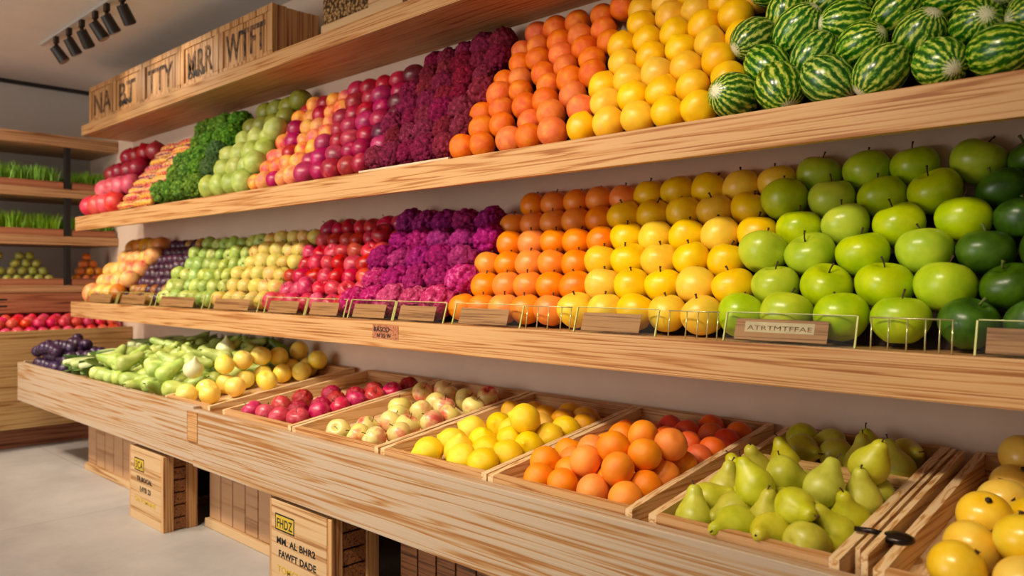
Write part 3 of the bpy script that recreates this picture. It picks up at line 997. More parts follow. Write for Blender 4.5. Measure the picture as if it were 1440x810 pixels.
# ------------------------------------------------------------------ trays
def tray(x0, x1, label, y0=YD + .04, y1=2.42, slats=False):
    e = empty('produce_tray', ((x0 + x1) / 2, y0, zplane(y0, BED)))
    tag(e, label, 'tray', 'pine trays on the counter')
    w = .022
    f0, f1 = BED + .002, .012
    local(slab('tray_base', x0 + w, x1 - w, y0 + w, y1 - w, f0, f0 + .014, M['tray_wood']), e)
    for nm, a in (('left_side', (x0, x0 + w, y0, y1)), ('right_side', (x1 - w, x1, y0, y1)), ('front_side', (x0 + w + .0005, x1 - w - .0005, y0, y0 + w)), ('back_side', (x0 + w + .0005, x1 - w - .0005, y1 - w, y1))):
        local(slab(nm, *a, f0, f1, M['tray_wood'] if nm[0] in 'lr' else M['pine']), e)
    return e


TR = {
    'pear': (xat(912, 1.64), xat(1180, 1.64)), 'orange': (xat(686, 1.64), xat(889, 1.64)), 'lemon': (xat(535, 1.64), xat(684, 1.64)),
    'pale': (xat(411, 1.64), xat(532, 1.64)), 'red': (xat(313, 1.64), xat(409, 1.64)), 'yellow': (xat(232, 1.64), xat(274, 1.64)), 'mango': (-.575, .05)}
TR['yellow'] = (TR['yellow'][0], TR['red'][0] - .12)
tray(*TR['yellow'], 'pine tray of pale yellow plums beside the green gourds')
tray(*TR['red'], 'pine tray of crimson apples and spiny fruit on the counter')
tray(*TR['pale'], 'pine tray of cream apples with pink blush on the counter')
tray(*TR['lemon'], 'pine tray of bright lemons on the counter')
tray(*TR['orange'], 'pine tray heaped with soft oranges on the counter')
pt = tray(*TR['pear'], 'pine tray of yellow green pears with a straw divider')
local(slab('straw_divider', TR['pear'][0] + .023, TR['pear'][1] - .023, 2.13, 2.15, -.045, .012, M['straw']), pt)
tray(*TR['mango'], 'pine tray of creamy yellow melons at the near end of the counter')
# loose slats between the pear tray and the melon tray
for i, (a, b, c, d) in enumerate(((-.632, -.622, 1.70, 2.40), (-.606, -.592, 1.66, 2.36))):
    o = slab('wooden_batten', a, b, c, d, BED + .002, .016 + .01 * i, M['tray_wood'])
    tag(o, ('thin wooden batten standing against the pear tray side', 'thicker wooden batten standing next to the melon tray')[i], 'batten')


def unproject(px, py, h):
    """point of the photo ray through (px, py) that lies h above the tilted tray bottom"""
    d = ray(px, py)
    z0 = ZD_TOP + BED + .016 + h - TILT * YD
    # CAM_H + s dz = z0 + TILT * s * dy
    s = (z0 - CAM_H) / (d.z - TILT * d.y)
    return Vector((d.x * s, d.y * s, CAM_H + d.z * s))


def settle(P, R, lims, it=160):
    """push overlapping spheres apart, pull each down until it rests on the bed or on others"""
    P = np.array([tuple(p) for p in P], float)
    R = np.array(R, float)
    n = len(P)
    for k in range(it):
        P[:, 2] -= .0014 * (1 - k / it)
        for _ in range(3):
            D = P[:, None, :] - P[None, :, :]
            L = np.linalg.norm(D, axis=2) + 1e-9
            pen = np.clip(R[:, None] + R[None, :] - L, 0, None)
            np.fill_diagonal(pen, 0)
            P += (D / L[..., None] * pen[..., None] * .35).sum(1)
            if lims:
                P[:, 0] = np.clip(P[:, 0], lims[0] + R, lims[1] - R)
                P[:, 1] = np.clip(P[:, 1], lims[2] + R, lims[3] - R)
            bed = ZD_TOP + BED + .017 + TILT * (P[:, 1] - YD) + R * 1.01
            P[:, 2] = np.maximum(P[:, 2], bed)
    return [Vector(p) for p in P]


def heap(items, lims, where, group, rowh, rot, fr=.97):
    """items: (kind, px, py, h, dia)"""
    P = [unproject(a[1], a[2], a[3]) for a in items]
    P = settle(P, [a[4] / 2 * fr for a in items], lims)
    heap3(list(zip([a[0] for a in items], P, [a[4] for a in items])), where, group, rowh, rot)


def heap3(items, where, group, rowh, rot):
    # name each fruit by its row from the front and its place in that row
    order = sorted(range(len(items)), key=lambda i: items[i][1].y)
    rows, cur, y0 = [], [], None
    for i in order:
        y = items[i][1].y
        if y0 is None or y - y0 > rowh or len(cur) >= 14:
            cur = []
            rows.append(cur)
            y0 = y
        cur.append(i)
    for ri, row in enumerate(rows):
        row.sort(key=lambda i: items[i][1].x)
        for ci, i in enumerate(row):
            k, p, d = items[i]
            rn = 'front' if ri == 0 else ('back' if ri == len(rows) - 1 else ORD[ri])
            lab = f"{k.replace('_', ' ')}, {rn} row{'' if ri in (0, len(rows)-1) else ' back'}, {ORD[min(ci, 15)]} from left, {where}"
            put(k, p, d, rot(k), lab, group)


random.seed(21)


def lim(n):
    a, b = TR[n]
    return (a + .024, b - .024, YD + .064, 2.395)


PR = [(985, 730, 0), (1030, 742, 0), (1072, 728, .3), (1093, 757, 0), (1145, 762, 0), (1182, 758, 0), (997, 690, .5), (1048, 697, .7), (1120, 715, .9),
      (1157, 717, .6), (1203, 712, .7), (1193, 735, .2), (1058, 650, 1.2), (1097, 660, 1.6), (1160, 680, 1.3), (1221, 675, 1.2), (1113, 630, 1.7), (1075, 628, 1.2), (1127, 653, 1.3),
      (1225, 700, .2), (1040, 665, .4), (1015, 715, .2), (1008, 668, .4), (1032, 648, .6), (1065, 695, .5), (1085, 690, .9), (1142, 700, .5),
      (1130, 612, .3), (1163, 625, .2), (1207, 635, .4), (1180, 640, 0), (1262, 635, .3), (1257, 653, 0), (1142, 635, 0), (1235, 640, 0)]


def pear_rot(k):
    if random.random() < .45:
        return (random.uniform(-.5, .5), random.uniform(-.5, .5), random.uniform(0, 6.28))
    return (PI / 2 + random.uniform(-.4, .4), 0, random.uniform(0, 6.28))


heap([('pear', a, b, .042 + c * .052, .099) for a, b, c in PR], lim('pear'), 'pear tray', 'pears in the tray', .055, pear_rot, fr=.88)

OR = [(752, 675, 0), (787, 687, 0), (828, 692, .2), (870, 703, 0), (773, 647, .7), (820, 647, .9), (878, 667, .9), (910, 683, .2), (945, 668, .2), (847, 670, .2), (813, 617, 1.1), (865, 628, 1.5),
      (915, 640, 1.2), (950, 637, .8), (843, 613, 1.4), (870, 603, 1.5), (855, 593, 1.4), (897, 607, 1.4), (913, 615, 1.3), (800, 660, .2), (955, 655, 0), (895, 650, .5), (840, 640, .3), (790, 632, .2), (925, 660, .3)]
RO = [(890, 585, .9), (920, 582, 1.0), (912, 598, .9), (943, 592, .9), (938, 612, .6), (957, 614, .6), (970, 596, .6), (993, 602, .4), (1023, 600, .5), (1008, 620, .3), (967, 628, .3), (990, 637, 0), (972, 642, 0), (940, 600, .2), (1000, 600, 0)]
heap([('soft_orange', a, b, .047 + c * .06, .094) for a, b, c in OR] + [('red_orange', a, b, .044 + c * .06, .086) for a, b, c in RO], lim('orange'), 'orange tray', 'oranges in the tray', .05, anyrot)

LE = [(605, 635, 0), (642, 650, 0), (680, 653, 0), (715, 633, .3), (650, 618, .7), (670, 635, .1), (688, 608, .8), (667, 590, .6), (720, 587, 1), (743, 600, .9), (752, 630, 0), (768, 612, .5), (792, 597, .6), (700, 590, .4), (720, 612, .3), (630, 625, .1)]
LD = [(727, 567, .6), (765, 565, .9), (785, 575, .7), (820, 572, .8), (822, 592, .2), (773, 587, .3), (745, 575, .2), (800, 580, .1)]
heap([('lemon', a, b, .049 + c * .06, .100) for a, b, c in LE] + [('ochre_lemon', a, b, .046 + c * .06, .086) for a, b, c in LD], lim('lemon'), 'lemon tray', 'lemons in the tray', .05, anyrot)

PA = [(475, 607, 0), (505, 614, 0), (517, 598, .3), (530, 612, .2), (555, 607, .2), (552, 581, .6), (581, 595, .2), (598, 592, .2), (588, 567, .7), (562, 564, .5), (612, 562, .7), (632, 577, .4), (666, 566, .4), (624, 549, .9), (653, 548, .7), (595, 540, .6), (612, 540, .6), (673, 556, .2), (640, 560, .1), (570, 585, 0)]
heap([('pale_apple', a, b, .047 + c * .055, .096) for a, b, c in PA], lim('pale'), 'pale apple tray', 'cream apples in the tray', .05, lambda k: upright(.9))

RD = [(350, 580, 0), (369, 581, .2), (387, 587, .2), (396, 566, .3), (423, 572, .4), (448, 568, .4), (425, 557, .3), (466, 546, .6), (475, 560, .3), (503, 549, .6), (527, 545, .5), (525, 557, 0), (498, 566, 0), (475, 574, 0), (450, 580, 0), (428, 586, 0), (570, 538, .5), (548, 550, .1)]
heap([('rambutan' if 3 < i < 11 or i == 16 else 'pink_apple', a, b, .046 + c * .055, .096) for i, (a, b, c) in enumerate(RD)], lim('red'), 'crimson tray', 'crimson fruit in the tray', .05, lambda k: upright(.9))

YL = [(256, 545, 0), (269, 551, 0), (295, 555, 0), (301, 534, .4), (331, 545, 0), (340, 523, .7), (375, 534, .1), (365, 517, .6), (380, 511, .6), (399, 520, .3), (400, 504, .7), (429, 514, .3), (438, 510, .3), (453, 506, .4), (320, 530, .1), (350, 530, .1), (285, 542, .1), (410, 515, .1)]
heap([('yellow_plum', a, b, .05 + c * .055, .106) for a, b, c in YL], lim('yellow'), 'yellow plum tray', 'yellow plums in the tray', .055, lambda k: upright(.8))

MG = [(1407, 690, .5), (1384, 720, .4), (1371, 761, .2), (1353, 799, 0), (1432, 742, .6), (1425, 791, .3), (1429, 652, .6), (1419, 668, .2), (1480, 700, .5), (1470, 760, .4), (1400, 740, -.2), (1450, 810, .1), (1390, 835, 0), (1470, 650, .5)]
heap([('yellow_melon', a, b, .058 + c * .06, .112) for a, b, c in MG], (-.50, .026, YD + .064, 2.395), 'melon tray', 'yellow melons in the tray', .06, lambda k: upright(.6))

# scoop lying on the tray side
sp = unproject(1262, 778, .03)
sp.z = zplane(sp.y) + .016
e = empty('scoop', sp)
tag(e, 'dark steel scoop lying between the pear tray and melon tray', 'scoop')
bm = bmesh.new()
bmesh.ops.create_uvsphere(bm, u_segments=24, v_segments=12, radius=1)
bmesh.ops.scale(bm, vec=(.036, .030, .013), verts=bm.verts)
o = obj('bowl', bm_to(bm, 'bowl', True), e, M['scoop'])
o2 = obj('handle', tube_mesh('handle', [[(-.024, 0, .002), (-.05, -.006, .006), (-.085, -.012, .005)]], .006), e, M['scoop'])

# loose produce on the counter deck beyond the trays
random.seed(31)
BZ = lambda y: ZD_TOP + BED + TILT * (y - YD)


def scatter(x0, x1, y0, y1, dia, layers, kindf, wob=1.0):
    P, R, K = [], [], []
    for l in range(layers):
        nx = int((x1 - x0 - l * dia * .5) / dia)
        ny = int((y1 - y0 - l * dia * .5) / dia)
        for i in range(nx):
            for j in range(ny):
                x = x0 + dia * (i + .5 + .5 * (l % 2)) + random.uniform(-.1, .1) * dia * wob
                y = y0 + dia * (j + .5 + .5 * (l % 2)) + random.uniform(-.1, .1) * dia * wob
                P.append(Vector((x, y, BZ(y) + dia * (.6 + .8 * l))))
                R.append(dia / 2 * .95)
                K.append(kindf(l, i, j, nx, ny))
    P = settle(P, R, (x0, x1, y0, y1), 80)
    return list(zip(K, P, [dia] * len(P)))


XG0, XG1 = xat(124, 1.66), TR['yellow'][0] - .015
it = scatter(XG0, XG1, YD + .045, 2.40, .112, 2, lambda l, i, j, nx, ny: 'dark_gourd' if j >= ny - 1 and random.random() < .7 else 'gourd', 4.5)
heap3([(k, p + Vector((0, 0, random.uniform(0, .012))), random.uniform(.092, .116)) for k, p, d in it if random.random() < .95], 'counter gourd heap', 'green gourds on the counter', .075,
      lambda k: (random.uniform(.75, 1.6), random.uniform(-.3, .3), random.choice((2.72, 2.72, 2.3, 3.3, -.42)) + random.uniform(-.7, .7)))
tp = unproject(272, 519, .16)
put('turnip', (tp.x, tp.y, tp.z), .10, (.3, .2, 1), 'round cream turnip lying on the green gourds beside the yellow plums', 'cream turnips')
tp = unproject(318, 490, .19)
put('turnip', (tp.x, tp.y, tp.z), .105, (.1, -.1, 2), 'pointed cream turnip standing on top of the green gourds', 'cream turnips')

XP0, XP1 = XD0 + .05, xat(88, 1.66)
it = scatter(XP0 + .05, XP1, YD + .045, 2.02, .086, 3, one('blue_plum'), 5.0)
heap3([(k, p, random.uniform(.072, .088)) for k, p, d in it], 'counter plum heap', 'blue black plums on the counter', .06, anyrot)


# leafy heads between the plums and the gourds
def leaf_mesh(name, L, W, curl, mat, seed):
    vs, fs = [], []
    nu, nv = 12, 6
    for i in range(nu + 1):
        u = i / nu
        w = W * (math.sin(PI * min(1, u * .86 + .1)) ** .8)
        for j in range(nv + 1):
            v = j / nv * 2 - 1
            z = curl * u * u * L + abs(v) ** 2 * w * .35 + .01 * noise.noise(Vector((u * 5, v * 3, seed)))
            vs.append((u * L, v * w, z))
    for i in range(nu):
        for j in range(nv):
            a = i * (nv + 1) + j
            fs.append((a, a + 1, a + nv + 2, a + nv + 1))
    me = bpy.data.meshes.new(name)
    me.from_pydata(vs, [], fs)
    me.shade_smooth()
    me.materials.append(mat)
    bm = bmesh.new()
    bm.from_mesh(me)
    bmesh.ops.solidify(bm, geom=bm.faces, thickness=.003)
    bm.to_mesh(me)
    bm.free()
    return me


LEAVES = [leaf_mesh('leaf', .26, .05, c, M['leaf_green'], s) for c, s in ((.12, 1), (.05, 2), (-.04, 3), (.19, 4))]
HEART = lathe('heart', [(0, -.14), (.028, -.13), (.04, -.06), (.038, .02), (.03, .08), (.02, .13), (0, .14)], M['leaf_pale'], 16, .08, 9, 3)
XL0, XL1 = XP1 + .01, XG0 - .01
for j in range(5):
    for i in range(4 if j > 2 else 3):
        x = XL0 + (XL1 - XL0) * (i + .5) / 3 - ((XL1 - XL0) / 3 if j > 2 else 0)
        y = YD + .18 + j * .15
        e = empty('leafy_cabbage', (x, y, BZ(y) + .09 + .012 * (j % 2)))
        e.rotation_euler = (TILT + .1, 0, random.uniform(-.3, .1) + PI / 2 + PI)
        e.scale = (1.1, 1.05, 1.05)
        tag(e, f"leafy cabbage head, {('front', 'second', 'third', 'fourth', 'back')[j]} row, {ORD[i]} from the plum side, on counter between plums and gourds", 'cabbage', 'leafy cabbage heads on the counter')
        h = obj('heart', HEART, e)
        h.rotation_euler = (0, PI / 2, 0)
        h.location = (.0, 0, .01)
        for q in range(6):
            lf = obj('leaf', random.choice(LEAVES), e)
            lf.location = (-.13, 0, -.005)
            lf.rotation_euler = (q * PI / 3 + random.uniform(-.2, .2), random.uniform(-.12, .1), random.uniform(-.12, .12))
            lf.scale = (1, .8, .8)

# ------------------------------------------------------------------ crates and baskets under the counter
def font(name, text, size, loc, mat, parent, sx=1.0, bold=0.0):
    cu = bpy.data.curves.new(name, 'FONT')
    cu.body = text
    cu.size = size
    cu.extrude = .0006
    cu.offset = bold
    cu.space_character = 1.05
    cu.materials.append(mat)
    o = bpy.data.objects.new(name, cu)
    C.objects.link(o)
    o.parent = parent
    o.location = loc
    o.rotation_euler = (PI / 2, 0, 0)
    o.scale = (sx, 1, 1)
    me = bpy.data.meshes.new_from_object(o)      # real mesh letters
    m = bpy.data.objects.new(name, me)
    C.objects.link(m)
    m.parent, m.location, m.rotation_euler, m.scale = parent, o.location, o.rotation_euler, o.scale
    bpy.data.objects.remove(o)
    bpy.data.curves.remove(cu)
    m.name = name
    return m


def floor_crate(x0, x1, y0, depth, h, label, texts):
    e = empty('wooden_crate', (x0, y0, 0))
    tag(e, label, 'crate', 'lettered crates under the counter')
    w = x1 - x0
    box('front_panel', 0.014, w - .03, 0, .022, .0, h, M['crate_wood'], e)
    box('corner_post', w - .0295, w, 0.0, .05, 0, h, M['crate_up'], e)
    box('corner_post', 0, .0135, 0.0, .05, 0, h, M['crate_up'], e)
    box('corner_post', w - .03, w, depth - .055, depth, 0, h, M['crate_up'], e)
    bm = bmesh.new()
    k = 6
    for i in range(k):
        bm_box(bm, w - .022, w - .008, .0505, depth - .0555, h * i / k + .004, h * (i + 1) / k - .003, .002)
    obj('side_slats', bm_to(bm, 'side_slats'), e, M['dark_slat'])
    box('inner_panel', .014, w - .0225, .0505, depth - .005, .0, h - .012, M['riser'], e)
    box('top_board', .014, w - .0305, .0225, depth - .056, h - .011, h - .001, M['crate_up'], e)
    for (nm, t, s, tx, tz, mt, sx) in texts:
        font(nm, t, s, (tx, -.0007, tz), M[mt], e, sx, .0008 if mt != 'yellow_paint' else .0004)
    return e


def plaque(e, x, z, w, h):
    box('label_plate', x, x + w, -.0006, .0005, z, z + h, M['ink'], e, 0)
    box('label_plate', x + .006, x + w - .006, -.0009, .0006, z + .006, z + h - .006, M['yellow_paint'], e, 0)


c1x0, c1x1 = xat(182, 1.605), xat(230, 1.605)
c1 = floor_crate(c1x0, c1x1, 1.605, .17, .37, 'upright lettered pine crate with small yellow plate, between the two slatted baskets',
                 [('lettering', '3CA', .052, .085, .268, 'ink', .9), ('lettering', 'TR.BOCAL', .034, .10, .205, 'ink', 1.15), ('lettering', 'L4YB 23', .036, .14, .155, 'ink', 1.05), ('lettering', 'CALTOMAINE', .030, .07, .10, 'yellow_paint', 1.35)])
plaque(c1, .07, .255, .12, .065)
c2x0, c2x1 = xat(379, 1.605), xat(466, 1.605)
c2 = floor_crate(c2x0, c2x1, 1.605, .21, .37, 'nearest lettered pine crate with FHDZ yellow plate, at the floor below the counter',
                 [('lettering', 'FHDZ', .050, .057, .268, 'ink', .85), ('lettering', 'MM. AL BHR2', .036, .055, .205, 'ink', 1.25), ('lettering', 'FAWFT DADE', .036, .07, .155, 'ink', 1.15), ('lettering', 'TOMCUL', .036, .06, .095, 'yellow_paint', 1.3)])
plaque(c2, .045, .255, .14, .065)
for cr, w in ((c1, c1x1 - c1x0), (c2, c2x1 - c2x0)):
    pass


def basket(x0, x1, y0, h, label, ns, dark=False):
    e = empty('slatted_basket', (x0, y0, 0))
    tag(e, label, 'basket', 'slatted baskets under the counter')
    w = x1 - x0
    mt = M['dark_slat'] if dark else M['slat']  # darker slats carry the shadow under the counter in their colour
    sw = w / ns
    for i in range(ns):
        box('slat', i * sw + .004, (i + 1) * sw - .004, 0, .016, .042, h, mt, e)
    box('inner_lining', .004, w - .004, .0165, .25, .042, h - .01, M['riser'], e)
    box('base_ledge', -.008, w + .008, -.02, .26, 0.0, .041, M['crate_wood'], e)
    return e


basket(xat(124, 1.82), c1x0 + .06, 1.82, .40, 'slatted wooden basket farthest along the counter, left of the first lettered crate', 9)
basket(c1x1 + .03, c2x0 + .0, 1.82, .40, 'slatted wooden basket between the two lettered crates', 8)
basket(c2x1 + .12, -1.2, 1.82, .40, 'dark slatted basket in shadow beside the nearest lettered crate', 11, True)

# ------------------------------------------------------------------ crates on the topmost shelf
ab = [xat(p, 2.12) for p in (128, 162, 203, 257, 311, 387)]
stz = ['NA', 'BT', 'TTY', 'MRR', 'WTFT']
lab = ['weathered plank crate farthest along the topmost shelf, at its end', 'stencilled crate second from the far end of the topmost shelf', 'stencilled crate third from the far end of the topmost shelf',
       'stencilled crate with dark smeared letters, fourth on the topmost shelf', 'stencilled plank crate with an exposed side, beside the gap on the topmost shelf']
HA = .285
for i in range(5):
    x0, x1 = ab[i] + .004, ab[i + 1] - .004
    w = x1 - x0
    e = empty('plank_crate', (x0, 2.115, ZA_TOP))
    tag(e, lab[i], 'crate', 'stencilled crates on the topmost shelf')
    npk = 6
    for k in range(npk):
        box('front_plank', w * k / npk + .0015, w * (k + 1) / npk - .0015, 0, .014, .0, HA - random.uniform(0, .006), M['crate_up'], e)
    for k in range(4):
        d = .27
        box('side_plank', w - .014, w, .0145 + (d - .0145) * k / 4, .0145 + (d - .0145) * (k + 1) / 4 - .003, 0, HA - random.uniform(0, .012), M['crate_up'], e)
    box('frame_rail', 0, w, -.010, -.0005, 0.0, .035, M['crate_up'], e)
    box('frame_rail', 0, w, -.010, -.0005, HA - .04, HA - .005, M['crate_up'], e)
    box('corner_batten', 0, .045, -.011, -.0005, 0.0355, HA - .0405, M['crate_up'], e)
    box('corner_batten', w - .045, w, -.011, -.0005, .0355, HA - .0405, M['crate_up'], e)
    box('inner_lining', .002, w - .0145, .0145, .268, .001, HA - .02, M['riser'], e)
    font('stencil', stz[i], .21, (.07, -.0016, .065), M['ink_grey'], e, (w - .14) / (.145 * len(stz[i])) * .95, .004)
    font('stencil', 'OMNI' if i % 2 else 'LIVE', .06, (.08, -.0018, .055), M['ink'], e, 1.4, .002) if i in (1, 3) else None
g0 = xat(453, 2.10)
e = empty('grain_crate', (g0, 2.105, ZA_TOP))
tag(e, 'crate with a coarse grain front on the topmost shelf beside the gap', 'crate')
box('grain_front', 0, .36, 0, .05, .05, .30, M['burlap'], e)
box('crate_body', 0, .62, .0505, .28, .0, .30, M['crate_up'], e)
box('base_board', 0, .62, -.012, .05, 0, .0495, M['crate_wood'], e)
box('front_board', .3605, .62, 0, .05, .05, .30, M['crate_wood'], e)
e = empty('grain_crate', (g0 + .64, 2.105, ZA_TOP))
tag(e, 'plain pine crate on the topmost shelf at the near side of the grain crate', 'crate')
box('crate_body', 0, .6, .0505, .28, .0, .30, M['crate_up'], e)
box('front_board', 0, .6, 0, .05, 0, .30, M['crate_wood'], e)

# ------------------------------------------------------------------ price card holders and wires on the middle shelf edge
def holder(pa, pb, label, text='', h=.082):
    x0, x1 = xat(pa, 1.965), xat(pb, 1.965)
    e = empty('price_card_holder', (x0, YC + .004, ZC_TOP))
    e.rotation_euler = (-.30, 0, 0)
    tag(e, label, 'card holder', 'clear card holders on the middle shelf')
    w = x1 - x0
    box('acrylic_panel', 0, w, 0, .003, 0.0015, h, M['acrylic'], e, .0008)
    box('acrylic_foot', 0, w, .0035, .026, .0015, .0045, M['acrylic'], e, .0008)
    for a in (0.0, w):
        box('polished_edge', a - .0022, a + .0022, -.001, .004, .002, h, M['edge'], e, .0008)
    box('polished_edge', .0025, w - .0025, -.0008, .0038, h, h + .0022, M['edge'], e, .0006)
    c = box('price_card', w * .08, w * .80, .0045, .0065, .010, h * .82, M['card_wood'], e, .0006)
    if text:
        box('card_print', w * .16, w * .70, .0040, .0044, h * .38, h * .72, M['pale_paper'], c, 0)
        font('lettering', text, .018, (w * .18, .0038, h * .45), M['dark_slat'], c, w * .5 / .11, 0)
    return e


HL = [(124, 166, 'below the mangoes'), (168, 215, 'below the figs'), (222, 288, 'below the green tomatoes'), (298, 366, 'below the blushed apples'), (376, 432, 'below the far red apples'), (434, 488, 'below the near red apples'),
      (494, 556, 'below the far side of the purple cauliflowers'), (558, 628, 'below the near side of the purple cauliflowers'), (641, 736, 'below the oranges'), (812, 926, 'below the golden apples'), (1022, 1206, 'below the green apples'), (1374, 1560, 'below the dark green apples')]
for a, b, t in HL:
    holder(a, b, 'clear card holder with a wooden price card ' + t, 'ATRTMTFFAE' if a in (1022,) else '')


def wires(pxs, label, h=.078):
    X = [xat(p, 1.962) for p in pxs]
    e = empty('wire_rail', (X[0], YC + .012, ZC_TOP))
    e.rotation_euler = (-.15, 0, 0)
    tag(e, label, 'wire rail', 'wire rails on the middle shelf')
    obj('top_wire', tube_mesh('top_wire', [[(-.004, 0, h), (X[-1] - X[0] + .004, 0, h)]], .0018), e, M['wire'])
    for x in X:
        obj('upright_wire', tube_mesh('upright_wire', [[(x - X[0], 0, .001), (x - X[0], 0, h)]], .0018), e, M['wire'])


wires([742, 757, 772, 790, 803], 'wire rail between the orange and golden apple card holders')
wires([942, 966, 982, 996, 1010], 'wire rail between the golden apple and green apple card holders')
wires([1226, 1250, 1276, 1302, 1322, 1340], 'wire rail between the green apple and dark apple card holders')
# small paper sticker on the middle shelf front
e = empty('price_sticker', (xat(524, YC), YC - .0012, ZC_BOT + .035))
tag(e, 'small printed price sticker on the middle shelf front board', 'sticker')
box('sticker_paper', 0, .17, 0, .001, 0, .055, M['rail_red'], e, 0)
font('lettering', 'BASCO', .026, (.01, -.0008, .029), M['ink'], e, 1.2, .0003)
font('lettering', 'N 35 W', .022, (.03, -.0008, .006), M['ink'], e, 1.2, .0003)
# paper strip lying along the upper shelf edge
x0, x1 = xat(508, 1.985), xat(634, 1.985)
o = box('paper_strip', x0, x1, YB + .004, YB + .016, ZB_TOP, ZB_TOP + .008, M['pale_paper'], bev=.001)
tag(o, 'pale paper strip lying along the upper shelf edge below the maroon cauliflowers', 'strip')

# ------------------------------------------------------------------ ceiling spotlights
LY = 1.70
tx0, tx1 = xat(62, LY), xat(192, LY)
# (heights follow the visible row close under the ceiling)
t = box('light_track', tx0 - .05, tx1 + .6, LY - .015, LY + .015, CEIL - .022, CEIL - .001, M['white_metal'])
tag(t, 'slim pale light track on the ceiling carrying the dark spotlights', 'track')
sx_ = [xat(p, LY) for p in (79, 97, 115, 134, 150, 172)]
for i, x in enumerate(sx_):
    e = empty('track_spotlight', (x, LY, CEIL - .022))
    tag(e, f"dark ceiling spotlight, {ORD[i]} along the row from the far end", 'spotlight', 'track spotlights')
    box('adapter', -.022, .022, -.013, .013, -.045, -.0005, M['black_metal'], e)
    obj('stem', tube_mesh('stem', [[(0, 0, -.045), (0, 0, -.075)]], .012), e, M['black_metal'])
    bm = bmesh.new()
    bmesh.ops.create_cone(bm, cap_ends=True, segments=24, radius1=.036, radius2=.030, depth=.105)
    can = obj('lamp_can', bm_to(bm, 'lamp_can', False), e, M['black_metal'])
    can.location = (0, .02, -.112)
    can.rotation_euler = (.55, .25 * ((i % 3) - 1), 0)
    bm = bmesh.new()
    bmesh.ops.create_cone(bm, cap_ends=True, segments=24, radius1=.031, radius2=.031, depth=.006)
    ln = obj('lens', bm_to(bm, 'lens'), can, M['lamp_inner'])
    ln.location = (0, 0, -.0545)

# ------------------------------------------------------------------ end wall unit
XS = -6.80      # front plane of the end shelves
RYM = -1.2      # it runs on past the frame


def zend(px, py):
    """height of the photo row py at photo column px on the end shelves' front plane"""
    d = ray(px, py)
    return CAM_H + d.z * XS / d.x


def end_shelf(ptop, pbot, label):
    z1, z0 = zend(0, ptop), zend(0, pbot)
    o = box('end_shelf', XL + .002, XS, RYM, WALL_Y - .003, z0, z1, M['end_shelf'])
    return tag(o, label, 'shelf'), z1


_, zs1 = end_shelf(180, 197, 'topmost empty shelf board on the end wall')
_, zs2 = end_shelf(259, 272, 'end wall shelf board carrying the upper wheatgrass trays')
_, zs3 = end_shelf(329, 342, 'end wall shelf board carrying the lower wheatgrass trays')
_, zs4 = end_shelf(402, 412, 'lowest end wall shelf board, carrying limes and small oranges')
PY = 2.075
struct(box('trim_2', XS - .045, XS - .005, PY - .02, PY + .02, zs4 + .001, zs1 - .09, M['post_metal']))


def end_tray(y0, y1, z, label, h=.055):
    e = empty('shelf_tray', (XS - .02, y0, z))
    tag(e, label, 'tray', 'shallow trays on the end wall shelves')
    box('front_rail', -.004, .012, 0, y1 - y0, .001, h, M['rail_red'], e)
    box('tray_bottom', -.5, -.0045, 0, y1 - y0, .001, .012, M['rail_red'], e)
    box('back_rail', -.512, -.5005, 0, y1 - y0, .001, h, M['rail_red'], e)
    return e


def grass(y0, y1, z, h, label, n=2600):
    vs, fs = [], []
    g = random.Random(int(y0 * 100 + z * 1000))
    for i in range(n):
        x = g.uniform(XS - .47, XS - .04)
        y = g.uniform(y0 + .02, y1 - .02)
        hh = h * g.uniform(.65, 1.08) * (1 + .18 * noise.noise(Vector((x * 9, y * 9, z))))
        lx, ly = g.gauss(0, .018), g.gauss(0, .018)
        w = .0035
        a = g.uniform(0, PI)
        dx, dy = w * math.cos(a), w * math.sin(a)
        b = len(vs)
        vs += [(x - dx, y - dy, z), (x + dx, y + dy, z), (x + lx * .5 + dx * .8, y + ly * .5 + dy * .8, z + hh * .6), (x + lx * .5 - dx * .8, y + ly * .5 - dy * .8, z + hh * .6), (x + lx * 1.4, y + ly * 1.4, z + hh)]
        fs += [(b, b + 1, b + 2, b + 3), (b + 3, b + 2, b + 4)]
    me = bpy.data.meshes.new('wheatgrass')
    me.from_pydata(vs, [], fs)
    me.materials.append(M['grass'])
    o = obj('wheatgrass', me)
    return tag(o, label, 'grass', None, 'stuff')


for z, nm, s in ((zs2, 'upper', 0), (zs3, 'lower', 1)):
    end_tray(1.0, PY - .03, z, f'long reddish tray of wheatgrass on the {nm} grass shelf')
    end_tray(PY + .03, 2.43, z, f'short reddish tray of wheatgrass on the {nm} grass shelf, beside the pine wall shelves')
    grass(1.0, PY - .03, z + .014, .17, f'bright green wheatgrass growing in the long {nm} tray', 3400)
    grass(PY + .03, 2.43, z + .014, .15, f'dark green wheatgrass growing in the short {nm} tray', 1200)
end_tray(1.0, PY - .03, zs4, 'long reddish tray of olive limes on the lowest end shelf')
end_tray(PY + .03, 2.43, zs4, 'short reddish tray of small oranges on the lowest end shelf')

random.seed(41)


def wall_stack(y0, y1, z, dia, rows, k, where, group):
    n = int((y1 - y0) / dia)
    for r in range(rows):
        m = n - r
        for i in range(m):
            if r >= 2 and ((i + 1) % 5 == 0):
                continue
            y = y0 + dia * (i + .5 + r * .5)
            put(k, (XS - .075 - r * .035, y, z + .013 + dia / 2 + r * dia * .83), dia * random.uniform(.94, 1.0), anyrot(), f"{k.replace('_', ' ')}, {('bottom', 'second', 'third', 'fourth')[r]} row, {ORD[min(m - 1 - i, 15)]} from right, {where}", group)


